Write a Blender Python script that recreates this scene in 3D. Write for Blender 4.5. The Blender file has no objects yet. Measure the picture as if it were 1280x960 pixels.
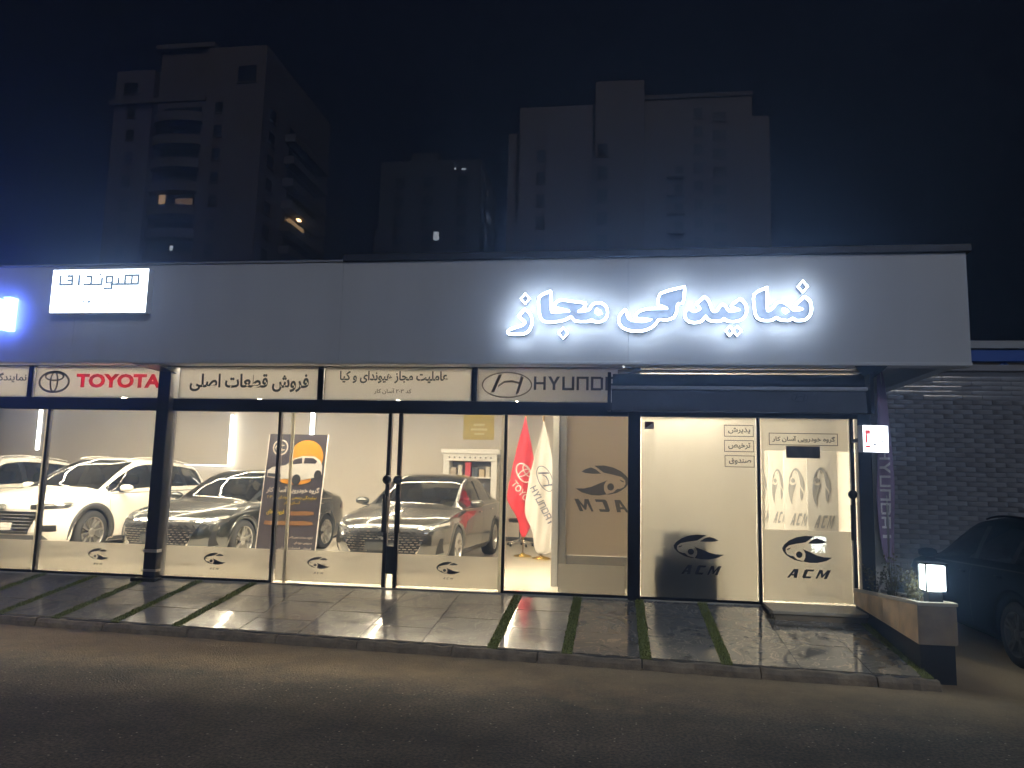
import bpy, bmesh, math, random
from mathutils import Vector, Matrix
from mathutils.bvhtree import BVHTree
random.seed(7)
R = math.radians
scn = bpy.context.scene
COL = scn.collection

# ------------------------------------------------------------------ camera
cam_d = bpy.data.cameras.new('camera')
cam = bpy.data.objects.new('camera', cam_d); COL.objects.link(cam)
yaw, pitch, roll = R(7.9), R(7.38), 0.0245
fw = Vector((-math.sin(yaw)*math.cos(pitch), math.cos(yaw)*math.cos(pitch), math.sin(pitch)))
r0 = Vector((math.cos(yaw), math.sin(yaw), 0)); u0 = r0.cross(fw)
rt = r0*math.cos(roll) + u0*math.sin(roll); up = u0*math.cos(roll) - r0*math.sin(roll)
m = Matrix((rt, up, -fw)).transposed().to_4x4(); m.translation = (0, 0, 1.65)
cam.matrix_world = m
cam_d.sensor_width = 36; cam_d.lens = 36*960/1280
cam_d.clip_start = .05; cam_d.clip_end = 2000
scn.camera = cam
# ------------------------------------------------------------------ night sky, sun lamp standing in for unseen street and city light
SUN_AZ, SUN_EL = 23.0, 32.0          # behind the camera, to its right
w = bpy.data.worlds.new('World'); scn.world = w; w.use_nodes = True
nt = w.node_tree; bg = nt.nodes['Background']
sk = nt.nodes.new('ShaderNodeTexSky'); sk.sky_type = 'NISHITA'; sk.sun_disc = False
sk.sun_elevation = R(-3.5); sk.sun_rotation = R(180 - SUN_AZ)
tn = nt.nodes.new('ShaderNodeMixRGB'); tn.blend_type = 'MULTIPLY'; tn.inputs[0].default_value = 1; tn.inputs[2].default_value = (.55,.55,.95,1)
nt.links.new(sk.outputs[0], tn.inputs[1]); nt.links.new(tn.outputs[0], bg.inputs[0]); bg.inputs[1].default_value = 0.10
sd = bpy.data.lights.new('street_fill', 'SUN'); sd.energy = 0.90; sd.angle = R(6); sd.color = (1.0, .93, .84)
sun = bpy.data.objects.new('street_fill', sd); COL.objects.link(sun)
d = Vector((math.sin(R(SUN_AZ))*math.cos(R(SUN_EL)), -math.cos(R(SUN_AZ))*math.cos(R(SUN_EL)), math.sin(R(SUN_EL))))
sun.rotation_euler = d.to_track_quat('Z', 'Y').to_euler(); sun.location = d*60
vs = scn.view_settings
vs.view_transform = 'Standard'; vs.look = 'None'; vs.gamma = 1; vs.exposure = 1.12; vs.use_curve_mapping = False
scn.render.engine = 'CYCLES'
scn.cycles.use_denoising = True
scn.cycles.max_bounces = 7; scn.cycles.transparent_max_bounces = 24; scn.cycles.volume_bounces = 0
scn.cycles.sample_clamp_indirect = 4.0
scn.cycles.caustics_reflective = False

# light levels of the lamps, seen and unseen
L_SIGN, L_BOX, L_BLUE, L_TUBE, L_WALL, L_RECEPT, L_LAMP = 17.0, 3.3, 8.0, 47.0, 9.0, 120.0, 8.5

# ------------------------------------------------------------------ materials
MATS = {}
def mat(name, color=(.5,.5,.5), rough=.5, metal=0.0, emit=None, strength=1.0, spec=.5, coat=0.0, bump=None, vary=None):
    """principled material; bump=(scale, strength, dist); vary=(scale, amount) mottles the colour"""
    if name in MATS: return MATS[name]
    M = bpy.data.materials.new(name); M.use_nodes = True; MATS[name] = M
    n = M.node_tree.nodes; l = M.node_tree.links; p = n['Principled BSDF']
    p.inputs['Base Color'].default_value = (*color, 1); p.inputs['Roughness'].default_value = rough
    p.inputs['Metallic'].default_value = metal; p.inputs['Specular IOR Level'].default_value = spec
    p.inputs['Coat Weight'].default_value = coat
    if emit:
        p.inputs['Emission Color'].default_value = (*emit, 1); p.inputs['Emission Strength'].default_value = strength
    if bump or vary:
        tc = n.new('ShaderNodeTexCoord')
        if vary:
            t = n.new('ShaderNodeTexNoise'); t.inputs['Scale'].default_value = vary[0]; t.inputs['Detail'].default_value = 6
            l.new(tc.outputs['Object'], t.inputs['Vector'])
            rp = n.new('ShaderNodeValToRGB'); a = vary[1]
            rp.color_ramp.elements[0].position = .3; rp.color_ramp.elements[1].position = .7
            rp.color_ramp.elements[0].color = tuple(c*(1-a) for c in color)+(1,)
            rp.color_ramp.elements[1].color = tuple(min(1, c*(1+a)) for c in color)+(1,)
            l.new(t.outputs['Fac'], rp.inputs[0]); l.new(rp.outputs[0], p.inputs['Base Color'])
        if bump:
            t = n.new('ShaderNodeTexNoise'); t.inputs['Scale'].default_value = bump[0]; t.inputs['Detail'].default_value = 5
            l.new(tc.outputs['Object'], t.inputs['Vector'])
            b = n.new('ShaderNodeBump'); b.inputs['Strength'].default_value = bump[1]; b.inputs['Distance'].default_value = bump[2]
            l.new(t.outputs['Fac'], b.inputs['Height']); l.new(b.outputs[0], p.inputs['Normal'])
    return M
def emis(name, color, strength):
    if name in MATS: return MATS[name]
    M = bpy.data.materials.new(name); M.use_nodes = True; MATS[name] = M
    n = M.node_tree.nodes; n.clear(); o = n.new('ShaderNodeOutputMaterial'); e = n.new('ShaderNodeEmission')
    e.inputs[0].default_value = (*color, 1); e.inputs[1].default_value = strength
    M.node_tree.links.new(e.outputs[0], o.inputs[0]); return M
def glass(name, tint=(1,1,1), refl=1.0, rough=0.0):
    """thin pane: clear see-through plus the fresnel reflection of its face"""
    if name in MATS: return MATS[name]
    M = bpy.data.materials.new(name); M.use_nodes = True; MATS[name] = M
    n = M.node_tree.nodes; l = M.node_tree.links; n.clear()
    o = n.new('ShaderNodeOutputMaterial'); t = n.new('ShaderNodeBsdfTransparent'); g = n.new('ShaderNodeBsdfGlossy')
    t.inputs[0].default_value = (*tint, 1); g.inputs['Roughness'].default_value = rough
    f = n.new('ShaderNodeFresnel'); f.inputs[0].default_value = 1.5
    k = n.new('ShaderNodeMath'); k.operation = 'MULTIPLY'; k.inputs[1].default_value = refl
    mx = n.new('ShaderNodeMixShader'); l.new(f.outputs[0], k.inputs[0]); l.new(k.outputs[0], mx.inputs[0])
    l.new(t.outputs[0], mx.inputs[1]); l.new(g.outputs[0], mx.inputs[2]); l.new(mx.outputs[0], o.inputs[0]); return M
def frosted(name, color=(.9,.9,.88), clear=.12, soft=.35):
    """frosted film: translucent, part blurred see-through, part clear"""
    if name in MATS: return MATS[name]
    M = bpy.data.materials.new(name); M.use_nodes = True; MATS[name] = M
    n = M.node_tree.nodes; l = M.node_tree.links; n.clear()
    o = n.new('ShaderNodeOutputMaterial')
    tl = n.new('ShaderNodeBsdfTranslucent'); tl.inputs[0].default_value = (*color, 1)
    df = n.new('ShaderNodeBsdfDiffuse'); df.inputs[0].default_value = (*color, 1)
    rf = n.new('ShaderNodeBsdfRefraction'); rf.inputs['IOR'].default_value = 1.02; rf.inputs['Roughness'].default_value = .55
    rf.inputs[0].default_value = (*color, 1)
    tr = n.new('ShaderNodeBsdfTransparent'); tr.inputs[0].default_value = (*color, 1)
    gl = n.new('ShaderNodeBsdfGlossy'); gl.inputs['Roughness'].default_value = .03
    fr = n.new('ShaderNodeFresnel'); fr.inputs[0].default_value = 1.5
    def mix(a, b, fac):
        x = n.new('ShaderNodeMixShader'); 
        if isinstance(fac, float): x.inputs[0].default_value = fac
        else: l.new(fac, x.inputs[0])
        l.new(a, x.inputs[1]); l.new(b, x.inputs[2]); return x.outputs[0]
    s = mix(tl.outputs[0], df.outputs[0], .3)
    s = mix(s, rf.outputs[0], soft); s = mix(s, tr.outputs[0], clear); s = mix(s, gl.outputs[0], fr.outputs[0])
    l.new(s, o.inputs[0]); return M

def asphalt():
    M = bpy.data.materials.new('asphalt'); M.use_nodes = True
    n = M.node_tree.nodes; l = M.node_tree.links; p = n['Principled BSDF']
    tc = n.new('ShaderNodeTexCoord')
    a = n.new('ShaderNodeTexNoise'); a.inputs['Scale'].default_value = .9; a.inputs['Detail'].default_value = 9; a.inputs['Roughness'].default_value = .65
    b = n.new('ShaderNodeTexNoise'); b.inputs['Scale'].default_value = 42; b.inputs['Detail'].default_value = 4
    v = n.new('ShaderNodeTexVoronoi'); v.inputs['Scale'].default_value = 70
    v2 = n.new('ShaderNodeTexVoronoi'); v2.inputs['Scale'].default_value = 20
    for t in (a, b, v, v2): l.new(tc.outputs['Object'], t.inputs['Vector'])
    r1 = n.new('ShaderNodeValToRGB'); r1.color_ramp.elements[0].position = .35; r1.color_ramp.elements[1].position = .68
    r1.color_ramp.elements[0].color = (.062,.053,.043,1); r1.color_ramp.elements[1].color = (.22,.18,.135,1)
    l.new(a.outputs['Fac'], r1.inputs[0])
    r2 = n.new('ShaderNodeValToRGB'); r2.color_ramp.elements[0].position = .36; r2.color_ramp.elements[1].position = .66
    r2.color_ramp.elements[0].color = (.42,.42,.42,1); r2.color_ramp.elements[1].color = (1.35,1.35,1.35,1)
    l.new(b.outputs['Fac'], r2.inputs[0])
    mx = n.new('ShaderNodeMixRGB'); mx.blend_type = 'MULTIPLY'; mx.inputs[0].default_value = 1
    l.new(r1.outputs[0], mx.inputs[1]); l.new(r2.outputs[0], mx.inputs[2])
    # pale stone chips in the surface
    r3 = n.new('ShaderNodeValToRGB'); r3.color_ramp.interpolation = 'LINEAR'
    r3.color_ramp.elements[0].position = .10; r3.color_ramp.elements[0].color = (1,1,1,1)
    r3.color_ramp.elements[1].position = .17; r3.color_ramp.elements[1].color = (0,0,0,1)
    l.new(v2.outputs['Distance'], r3.inputs[0])
    sep = n.new('ShaderNodeSeparateColor'); l.new(v2.outputs['Color'], sep.inputs[0])
    gt = n.new('ShaderNodeMath'); gt.operation = 'GREATER_THAN'; gt.inputs[1].default_value = .80; l.new(sep.outputs[0], gt.inputs[0])
    mm = n.new('ShaderNodeMath'); mm.operation = 'MULTIPLY'; l.new(r3.outputs[0], mm.inputs[0]); l.new(gt.outputs[0], mm.inputs[1])
    m2 = n.new('ShaderNodeMixRGB'); m2.inputs[2].default_value = (.62,.57,.5,1)
    l.new(mm.outputs[0], m2.inputs[0]); l.new(mx.outputs[0], m2.inputs[1]); l.new(m2.outputs[0], p.inputs['Base Color'])
    # pale dust along the kerb, deepened to paint in the showroom's light spill
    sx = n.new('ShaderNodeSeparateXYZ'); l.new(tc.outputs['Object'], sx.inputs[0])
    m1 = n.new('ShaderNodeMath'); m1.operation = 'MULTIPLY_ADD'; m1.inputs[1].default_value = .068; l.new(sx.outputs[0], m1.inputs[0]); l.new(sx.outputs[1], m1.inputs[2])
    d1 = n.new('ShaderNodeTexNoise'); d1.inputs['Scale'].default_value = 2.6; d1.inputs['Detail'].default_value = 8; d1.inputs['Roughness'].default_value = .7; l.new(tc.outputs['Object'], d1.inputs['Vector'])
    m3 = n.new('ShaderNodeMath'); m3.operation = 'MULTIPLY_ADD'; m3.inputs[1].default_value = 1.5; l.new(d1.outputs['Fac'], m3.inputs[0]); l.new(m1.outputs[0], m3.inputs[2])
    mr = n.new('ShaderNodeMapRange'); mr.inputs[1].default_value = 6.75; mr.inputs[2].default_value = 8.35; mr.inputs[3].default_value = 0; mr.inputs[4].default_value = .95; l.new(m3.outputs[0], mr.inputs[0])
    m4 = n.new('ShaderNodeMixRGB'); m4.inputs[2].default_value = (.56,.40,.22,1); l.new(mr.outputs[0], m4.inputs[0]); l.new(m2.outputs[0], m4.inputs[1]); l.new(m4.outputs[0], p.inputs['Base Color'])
    p.inputs['Roughness'].default_value = .8
    ad = n.new('ShaderNodeMath'); ad.operation = 'ADD'; l.new(v.outputs['Distance'], ad.inputs[0]); l.new(b.outputs['Fac'], ad.inputs[1])
    bp = n.new('ShaderNodeBump'); bp.inputs['Strength'].default_value = .8; bp.inputs['Distance'].default_value = .012
    l.new(ad.outputs[0], bp.inputs['Height']); l.new(bp.outputs[0], p.inputs['Normal']); return M
def marble(name, base, vein, scale=1.6, rough=.12):
    M = bpy.data.materials.new(name); M.use_nodes = True
    n = M.node_tree.nodes; l = M.node_tree.links; p = n['Principled BSDF']
    tc = n.new('ShaderNodeTexCoord'); oi = n.new('ShaderNodeObjectInfo')
    ad = n.new('ShaderNodeVectorMath'); ad.operation = 'ADD'
    sc = n.new('ShaderNodeVectorMath'); sc.operation = 'SCALE'; sc.inputs['Scale'].default_value = 37
    cmb = n.new('ShaderNodeCombineXYZ')
    for i in range(3): l.new(oi.outputs['Random'], cmb.inputs[i])
    l.new(cmb.outputs[0], sc.inputs[0]); l.new(tc.outputs['Object'], ad.inputs[0]); l.new(sc.outputs[0], ad.inputs[1])
    t = n.new('ShaderNodeTexNoise'); t.inputs['Scale'].default_value = scale*2; t.inputs['Detail'].default_value = 9; t.inputs['Distortion'].default_value = 1.8
    l.new(ad.outputs[0], t.inputs['Vector'])
    rp = n.new('ShaderNodeValToRGB'); e = rp.color_ramp.elements
    e[0].position = .30; e[0].color = (*[c*.7 for c in base], 1); e[1].position = .72; e[1].color = (*[c*1.25 for c in base], 1)
    x = e.new(.485); x.color = (*base, 1); x = e.new(.50); x.color = (*vein, 1); x = e.new(.515); x.color = (*base, 1)
    l.new(t.outputs['Fac'], rp.inputs[0]); l.new(rp.outputs[0], p.inputs['Base Color'])
    d = n.new('ShaderNodeTexNoise'); d.inputs['Scale'].default_value = 3.5; d.inputs['Detail'].default_value = 6
    l.new(tc.outputs['Object'], d.inputs['Vector'])
    mr = n.new('ShaderNodeMapRange'); mr.inputs[1].default_value = .35; mr.inputs[2].default_value = .7
    mr.inputs[3].default_value = rough*.6; mr.inputs[4].default_value = rough*2.4
    p.inputs['Coat Weight'].default_value = .8; p.inputs['Coat Roughness'].default_value = .045; p.inputs['Coat IOR'].default_value = 1.65
    l.new(d.outputs['Fac'], mr.inputs[0]); l.new(mr.outputs[0], p.inputs['Roughness']); return M
def ribbed(name, color, period, rough=.5, vary=.06):
    """sheet cladding with fine horizontal ribs"""
    M = bpy.data.materials.new(name); M.use_nodes = True; MATS[name] = M
    n = M.node_tree.nodes; l = M.node_tree.links; p = n['Principled BSDF']
    tc = n.new('ShaderNodeTexCoord'); wv = n.new('ShaderNodeTexWave'); wv.wave_type = 'BANDS'; wv.bands_direction = 'Z'
    wv.inputs['Scale'].default_value = .314/period; wv.wave_profile = 'SAW'; l.new(tc.outputs['Object'], wv.inputs['Vector'])
    b = n.new('ShaderNodeBump'); b.inputs['Strength'].default_value = .22; b.inputs['Distance'].default_value = .004
    l.new(wv.outputs['Fac'], b.inputs['Height']); l.new(b.outputs[0], p.inputs['Normal'])
    t = n.new('ShaderNodeTexNoise'); t.inputs['Scale'].default_value = .8; t.inputs['Detail'].default_value = 6; l.new(tc.outputs['Object'], t.inputs['Vector'])
    rp = n.new('ShaderNodeValToRGB'); rp.color_ramp.elements[0].color = (*[c*(1-vary) for c in color], 1); rp.color_ramp.elements[1].color = (*[c*(1+vary) for c in color], 1)
    l.new(t.outputs['Fac'], rp.inputs[0])
    mp = n.new('ShaderNodeMapping'); mp.inputs['Scale'].default_value = (3.5, 3.5, .35); l.new(tc.outputs['Object'], mp.inputs['Vector'])
    t2 = n.new('ShaderNodeTexNoise'); t2.inputs['Scale'].default_value = 1.0; t2.inputs['Detail'].default_value = 7; l.new(mp.outputs[0], t2.inputs['Vector'])
    r2 = n.new('ShaderNodeValToRGB'); r2.color_ramp.elements[0].position = .30; r2.color_ramp.elements[0].color = (.945,.94,.93,1); r2.color_ramp.elements[1].position = .62; r2.color_ramp.elements[1].color = (1,1,1,1)
    l.new(t2.outputs['Fac'], r2.inputs[0]); mx = n.new('ShaderNodeMixRGB'); mx.blend_type = 'MULTIPLY'; mx.inputs[0].default_value = 1
    l.new(rp.outputs[0], mx.inputs[1]); l.new(r2.outputs[0], mx.inputs[2]); l.new(mx.outputs[0], p.inputs['Base Color']); p.inputs['Roughness'].default_value = rough; return M

# ------------------------------------------------------------------ mesh helpers
class MB:
    def __init__(s): s.v = []; s.f = []
    def add(s, vs, fs):
        o = len(s.v); s.v += [tuple(p) for p in vs]; s.f += [tuple(i+o for i in f) for f in fs]; return s
    def box(s, x0, x1, y0, y1, z0, z1):
        return s.add([(x0,y0,z0),(x1,y0,z0),(x1,y1,z0),(x0,y1,z0),(x0,y0,z1),(x1,y0,z1),(x1,y1,z1),(x0,y1,z1)],
                     [(0,3,2,1),(4,5,6,7),(0,1,5,4),(1,2,6,5),(2,3,7,6),(3,0,4,7)])
    def hexa(s, p):      # 8 corners: bottom 4 ccw, top 4
        return s.add(p, [(0,3,2,1),(4,5,6,7),(0,1,5,4),(1,2,6,5),(2,3,7,6),(3,0,4,7)])
    def tube(s, path, r, n=8, closed=False, caps=True):
        P = [Vector(p) for p in path]; N = len(P); rings = []
        rad = r if isinstance(r, (list, tuple)) else [r]*N
        for i in range(N):
            a = P[(i-1) % N] if closed or i > 0 else P[i]; b = P[(i+1) % N] if closed or i < N-1 else P[i]
            t = (b-a).normalized() if (b-a).length > 1e-9 else Vector((0,0,1))
            ref = Vector((0,1,0)) if abs(t.y) < .9 else Vector((1,0,0))
            x = t.cross(ref).normalized(); y = t.cross(x)
            rings.append([P[i] + (x*math.cos(2*math.pi*k/n) + y*math.sin(2*math.pi*k/n))*rad[i] for k in range(n)])
        vs = [p for rg in rings for p in rg]; fs = []
        for i in range(N if closed else N-1):
            j = (i+1) % N
            for k in range(n): fs.append((i*n+k, i*n+(k+1) % n, j*n+(k+1) % n, j*n+k))
        if not closed and caps: fs += [tuple(range(n-1, -1, -1)), tuple((N-1)*n+k for k in range(n))]
        return s.add(vs, fs)
    def cyl(s, a, b, r, n=16): return s.tube([a, b], r, n)
    def lathe(s, prof, axis='Z', n=28, c=(0,0,0)):
        """prof: (radius, height) list spun round an axis"""
        vs = []; fs = []
        for (r, h) in prof:
            for k in range(n):
                a = 2*math.pi*k/n; x, y = r*math.cos(a), r*math.sin(a)
                p = {'Z':(x,y,h),'X':(h,x,y),'Y':(x,h,y)}[axis]; vs.append((p[0]+c[0],p[1]+c[1],p[2]+c[2]))
        for i in range(len(prof)-1):
            for k in range(n): fs.append((i*n+k, i*n+(k+1)%n, (i+1)*n+(k+1)%n, (i+1)*n+k))
        return s.add(vs, fs)
    def prism(s, poly, y0, y1):          # polygon in x,z given depth along y
        n = len(poly)
        bm = bmesh.new(); vv = [bm.verts.new((x, 0, z)) for x, z in poly]; 
        es = [bm.edges.new((vv[i], vv[(i+1) % n])) for i in range(n)]
        res = bmesh.ops.triangle_fill(bm, use_beauty=True, use_dissolve=False, edges=es)
        bm.verts.index_update(); tri = [[v.index for v in f.verts] for f in bm.faces]; bm.free()
        vs = [(x, y0, z) for x, z in poly] + [(x, y1, z) for x, z in poly]
        fs = [tuple(t) for t in tri] + [tuple(i+n for i in reversed(t)) for t in tri] + [(i, (i+1) % n, (i+1) % n+n, i+n) for i in range(n)]
        return s.add(vs, fs)
    def ring(s, cx, cz, rx, rz, wd, y0, y1, n=40, rot=0.0, a0=0.0, a1=360.0):
        full = abs(a1-a0) >= 360; k_ = n if full else n+1; vs = []; fs = []
        for k in range(k_):
            a = R(a0 + (a1-a0)*k/n); c_, s_ = math.cos(a), math.sin(a)
            for (q, y) in ((1, y0), (0, y0), (0, y1), (1, y1)):
                X, Z = (rx - q*wd)*c_, (rz - q*wd)*s_
                vs.append((cx + X*math.cos(rot) - Z*math.sin(rot), y, cz + X*math.sin(rot) + Z*math.cos(rot)))
        for k in range(n):
            j = (k+1) % k_
            for q in range(4): fs.append((k*4+q, k*4+(q+1) % 4, j*4+(q+1) % 4, j*4+q))
        return s.add(vs, fs)
    def xf(s, fn): s.v = [tuple(fn(Vector(p))) for p in s.v]; return s
    def build(s, name, material, parent=None, smooth=False, bevel=0.0):
        me = bpy.data.meshes.new(name); me.from_pydata(s.v, [], s.f)
        bm = bmesh.new(); bm.from_mesh(me); bmesh.ops.recalc_face_normals(bm, faces=bm.faces[:]); bm.to_mesh(me); bm.free()
        if smooth:
            for p in me.polygons: p.use_smooth = True
        me.materials.append(material)
        o = bpy.data.objects.new(name, me); COL.objects.link(o)
        if parent: o.parent = parent
        if bevel:
            b = o.modifiers.new('bevel', 'BEVEL'); b.width = bevel; b.segments = 2; b.limit_method = 'ANGLE'
        return o
def tag(o, label=None, cat=None, group=None, kind=None):
    if label: o['label'] = label
    if cat: o['category'] = cat
    if group: o['group'] = group
    if kind: o['kind'] = kind
    return o
def thing(name, label, cat, loc=(0,0,0), rz=0.0, group=None):
    o = bpy.data.objects.new(name, None); o.empty_display_size = .2; COL.objects.link(o)
    o.location = loc; o.rotation_euler = (0, 0, rz); return tag(o, label, cat, group)
def copy_tree(o, parent=None):
    c = o.copy(); COL.objects.link(c); c.parent = parent
    for ch in list(o.children): copy_tree(ch, c)
    return c
def bx(name, M, parent, x0, x1, y0, y1, z0, z1, bevel=0.0):
    return MB().box(x0, x1, y0, y1, z0, z1).build(name, M, parent, bevel=bevel)

# ------------------------------------------------------------------ lettering
AR = {'ا':(0xFE8D,2),'آ':(0xFE81,2),'ب':(0xFE8F,4),'پ':(0xFB56,4),'ت':(0xFE95,4),'ج':(0xFE9D,4),'ح':(0xFEA1,4),'خ':(0xFEA5,4),
      'د':(0xFEA9,2),'ذ':(0xFEAB,2),'ر':(0xFEAD,2),'ز':(0xFEAF,2),'س':(0xFEB1,4),'ش':(0xFEB5,4),'ص':(0xFEB9,4),'ط':(0xFEC1,4),
      'ع':(0xFEC9,4),'ف':(0xFED1,4),'ق':(0xFED5,4),'ک':(0xFB8E,4),'گ':(0xFB92,4),'ل':(0xFEDD,4),'م':(0xFEE1,4),'ن':(0xFEE5,4),
      'ه':(0xFEE9,4),'و':(0xFEED,2),'ی':(0xFBFC,4)}
def shape_ar(s):
    """joined letter forms, in visual (left to right) order"""
    out = []; n = len(s)
    for i, ch in enumerate(s):
        if ch not in AR: out.append(ch); continue
        base, k = AR[ch]
        prev = i > 0 and s[i-1] in AR and AR[s[i-1]][1] == 4
        nxt = k == 4 and i < n-1 and s[i+1] in AR
        out.append(chr(base + (3 if prev and nxt else 2 if nxt else 1 if prev else 0)))
    t = ''.join(reversed([c for c in out if c != '\u200c']))
    import re
    return re.sub('[۰-۹]+', lambda q: q.group(0)[::-1], t)
def text_mesh(s, bold=0.0, shear=0.0, spacing=1.0, arabic=False):
    c = bpy.data.curves.new('lettering', 'FONT'); c.body = shape_ar(s) if arabic else s
    c.offset = bold; c.shear = shear; c.space_character = spacing; c.resolution_u = 3; c.extrude = .001
    o = bpy.data.objects.new('lettering', c); COL.objects.link(o)
    dg = bpy.context.evaluated_depsgraph_get(); me = o.evaluated_get(dg).to_mesh()
    vs = [tuple(v.co) for v in me.vertices]; fs = [tuple(p.vertices) for p in me.polygons]
    bpy.data.objects.remove(o); bpy.data.curves.remove(c)
    x0 = min(v[0] for v in vs); x1 = max(v[0] for v in vs); y0 = min(v[1] for v in vs); y1 = max(v[1] for v in vs)
    vs = [((v[0]-x0)/(x1-x0), (v[1]-y0)/(y1-y0), v[2]) for v in vs]
    return vs, fs
def text(name, s, M, parent, x0, x1, z0, z1, y, th=.004, mirror=False, fn=None, **kw):
    """lettering fitted into the box x0..x1, z0..z1 on the plane y, facing -y"""
    vs, fs = text_mesh(s, **kw); b = MB()
    b.add([((x1 - v[0]*(x1-x0)) if mirror else (x0 + v[0]*(x1-x0)), y - (th if v[2] > 0 else 0), z0 + v[1]*(z1-z0)) for v in vs], fs)
    if fn: b.xf(fn)
    return b.build(name, M, parent)
def acm_emblem(cx, cz, sx, sz, y0, y1, mirror=False, rot=False, b=None):
    """car-in-an-oval emblem, sx, sz half sizes"""
    b = b or MB(); q = lambda L: [((x-610)/400., (317-y)/212.) for x, y in L]
    polys = [q([(720,115),(580,108),(440,135),(330,185),(250,250),(212,310),(225,360),(265,410),(330,455),(400,490),(500,512),(545,508),(440,480),(385,430),(350,430),(290,405),(265,360),(270,310),(320,265),(420,240),(580,210),(660,155)]),
             q([(620,225),(700,165),(770,140),(850,165),(910,200),(850,220),(740,228)]),
             q([(530,315),(620,350),(760,410),(870,435),(990,437),(900,490),(760,525),(640,528),(540,510),(575,450),(578,390),(555,340)]),
             [(-.325+.125*math.cos(a*.5236), -.415+.24*math.sin(a*.5236)) for a in range(12)],
             q([(285,335),(300,318),(350,300),(335,320),(300,338)])]
    for p in polys:
        pts = [(-x if mirror else x, z) for x, z in p]
        if rot: pts = [(z, -x) for x, z in pts]
        b.prism([(cx + x*sx, cz + z*sz) for x, z in pts], y0, y1)
    return b
def acm_text(parent, M, x0, x1, z0, z1, y, th=.003, mirror=False):
    A = [[(0,0),(.2,0),(.66,1),(.45,1)], [(.52,1),(.86,1),(.86,0),(.58,0)], [(.24,.24),(.62,.24),(.62,.42),(.34,.42)]]
    C = [[(.22,1),(1,1),(.94,.79),(.44,.79),(.32,.21),(.84,.21),(.78,0),(.1,0),(.0,.12),(.1,.88)]]
    Mm = [[(.18,1),(.44,1),(.57,.46),(.86,1),(1.12,1),(.92,0),(.68,0),(.80,.60),(.56,.12),(.46,.12),(.32,.66),(.14,0),(0,0)]]
    b = MB(); W = x1-x0
    for off, wd, L in ((0,.27,A), (.36,.25,C), (.68,.29,Mm)):
        for i, p in enumerate(L):
            q = [(x0+W*(off+wd*u)+.22*(z1-z0)*v, z0+(z1-z0)*v) for u, v in p]
            if mirror: q = [(x0+x1-u, v) for u, v in q]
            b.prism(q, y-th-.0006*i, y-.0006*i)
    return b.build('lettering', M, parent)
def toyota_mark(cx, cz, rx, y0, y1, wd=.12, rot=0.0):
    b = MB(); rz = rx*.66; wd *= rx
    b.ring(cx, cz, rx, rz, wd, y0, y1, rot=rot)
    def loc(dx, dz): return cx + dx*math.cos(rot) - dz*math.sin(rot), cz + dx*math.sin(rot) + dz*math.cos(rot)
    b.ring(*loc(0, rz*.48), rx*.62, rz*.42, wd*.8, y0-.0015, y1-.0015, rot=rot)
    b.ring(*loc(0, 0), rx*.27, rz*.93, wd*.8, y0-.003, y1-.003, rot=rot); return b
def hyundai_mark(cx, cz, rx, y0, y1, rot=0.0, lw=.05):
    b = MB(); rz = rx*.52
    b.ring(cx, cz, rx, rz, rx*lw, y0, y1)
    H = [(-.58,-.30),(-.40,-.30),(-.25,-.05),(0,.02),(.18,-.03),(.28,-.12),(.36,-.36),(.56,-.28),(.62,.06),(.70,.33),(.52,.33),(.44,.14),(.12,.12),(-.12,.12),(-.25,.22),(-.14,.42),(-.36,.40),(-.44,.1),(-.62,-.26)]
    # open strokes of a slanted letter: two legs and a curved crossbar
    legs = [[(-.62,-.27),(-.50,-.29),(-.20,.42),(-.33,.40)], [(.36,-.38),(.47,-.32),(.66,.30),(.55,.36)], [(-.36,-.10),(-.1,.08),(.2,.11),(.50,.03),(.5,.11),(.2,.19),(-.1,.16),(-.33,.0)]]
    for i, p in enumerate(legs): b.prism([(cx+x*rx, cz+z*rx) for x, z in p], y0-.0015*(i+1), y1-.0015*(i+1))
    if rot: b.xf(lambda p: Vector((cx+(p.x-cx)*math.cos(rot)-(p.z-cz)*math.sin(rot), p.y, cz+(p.x-cx)*math.sin(rot)+(p.z-cz)*math.cos(rot))))
    return b
def block_letters(word, x0, x1, z0, z1, y0, y1, t=.20):
    """square-cut capitals as on the maker's sign"""
    S = {'H':[(0,0,t,1),(1-t,0,1,1),(t,.42,1-t,.42+t*.8)], 'U':[(0,0,t,1),(1-t,0,1,1),(t,0,1-t,t*.8)], 'N':[(0,0,t,1),(1-t,0,1,1),(t,1-t*.8,1-t,1)],
         'D':[(0,0,t,1),(1-t,.06,1,.94),(t,0,1-t*.7,t*.8),(t,1-t*.8,1-t*.7,1)], 'A':[(0,0,t,1),(1-t,0,1,1),(t,1-t*.8,1-t,1),(t,.36,1-t,.36+t*.8)],
         'I':[(.36,0,.64,1)], 'Y':None}
    b = MB(); n = len(word); cw = (x1-x0)/n; h = z1-z0
    for i, ch in enumerate(word):
        X = x0 + i*cw + cw*.06; W = cw*.84
        if ch == 'Y':
            b.prism([(X,z1),(X+W*.26,z1),(X+W*.5,z0+h*.6),(X+W*.74,z1),(X+W,z1),(X+W*.61,z0+h*.42),(X+W*.61,z0),(X+W*.39,z0),(X+W*.39,z0+h*.42)], y0, y1); continue
        for (a, c, e, f) in S[ch]: b.box(X+a*W, X+e*W, y0, y1, z0+c*h, z0+f*h)
    return b

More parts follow.
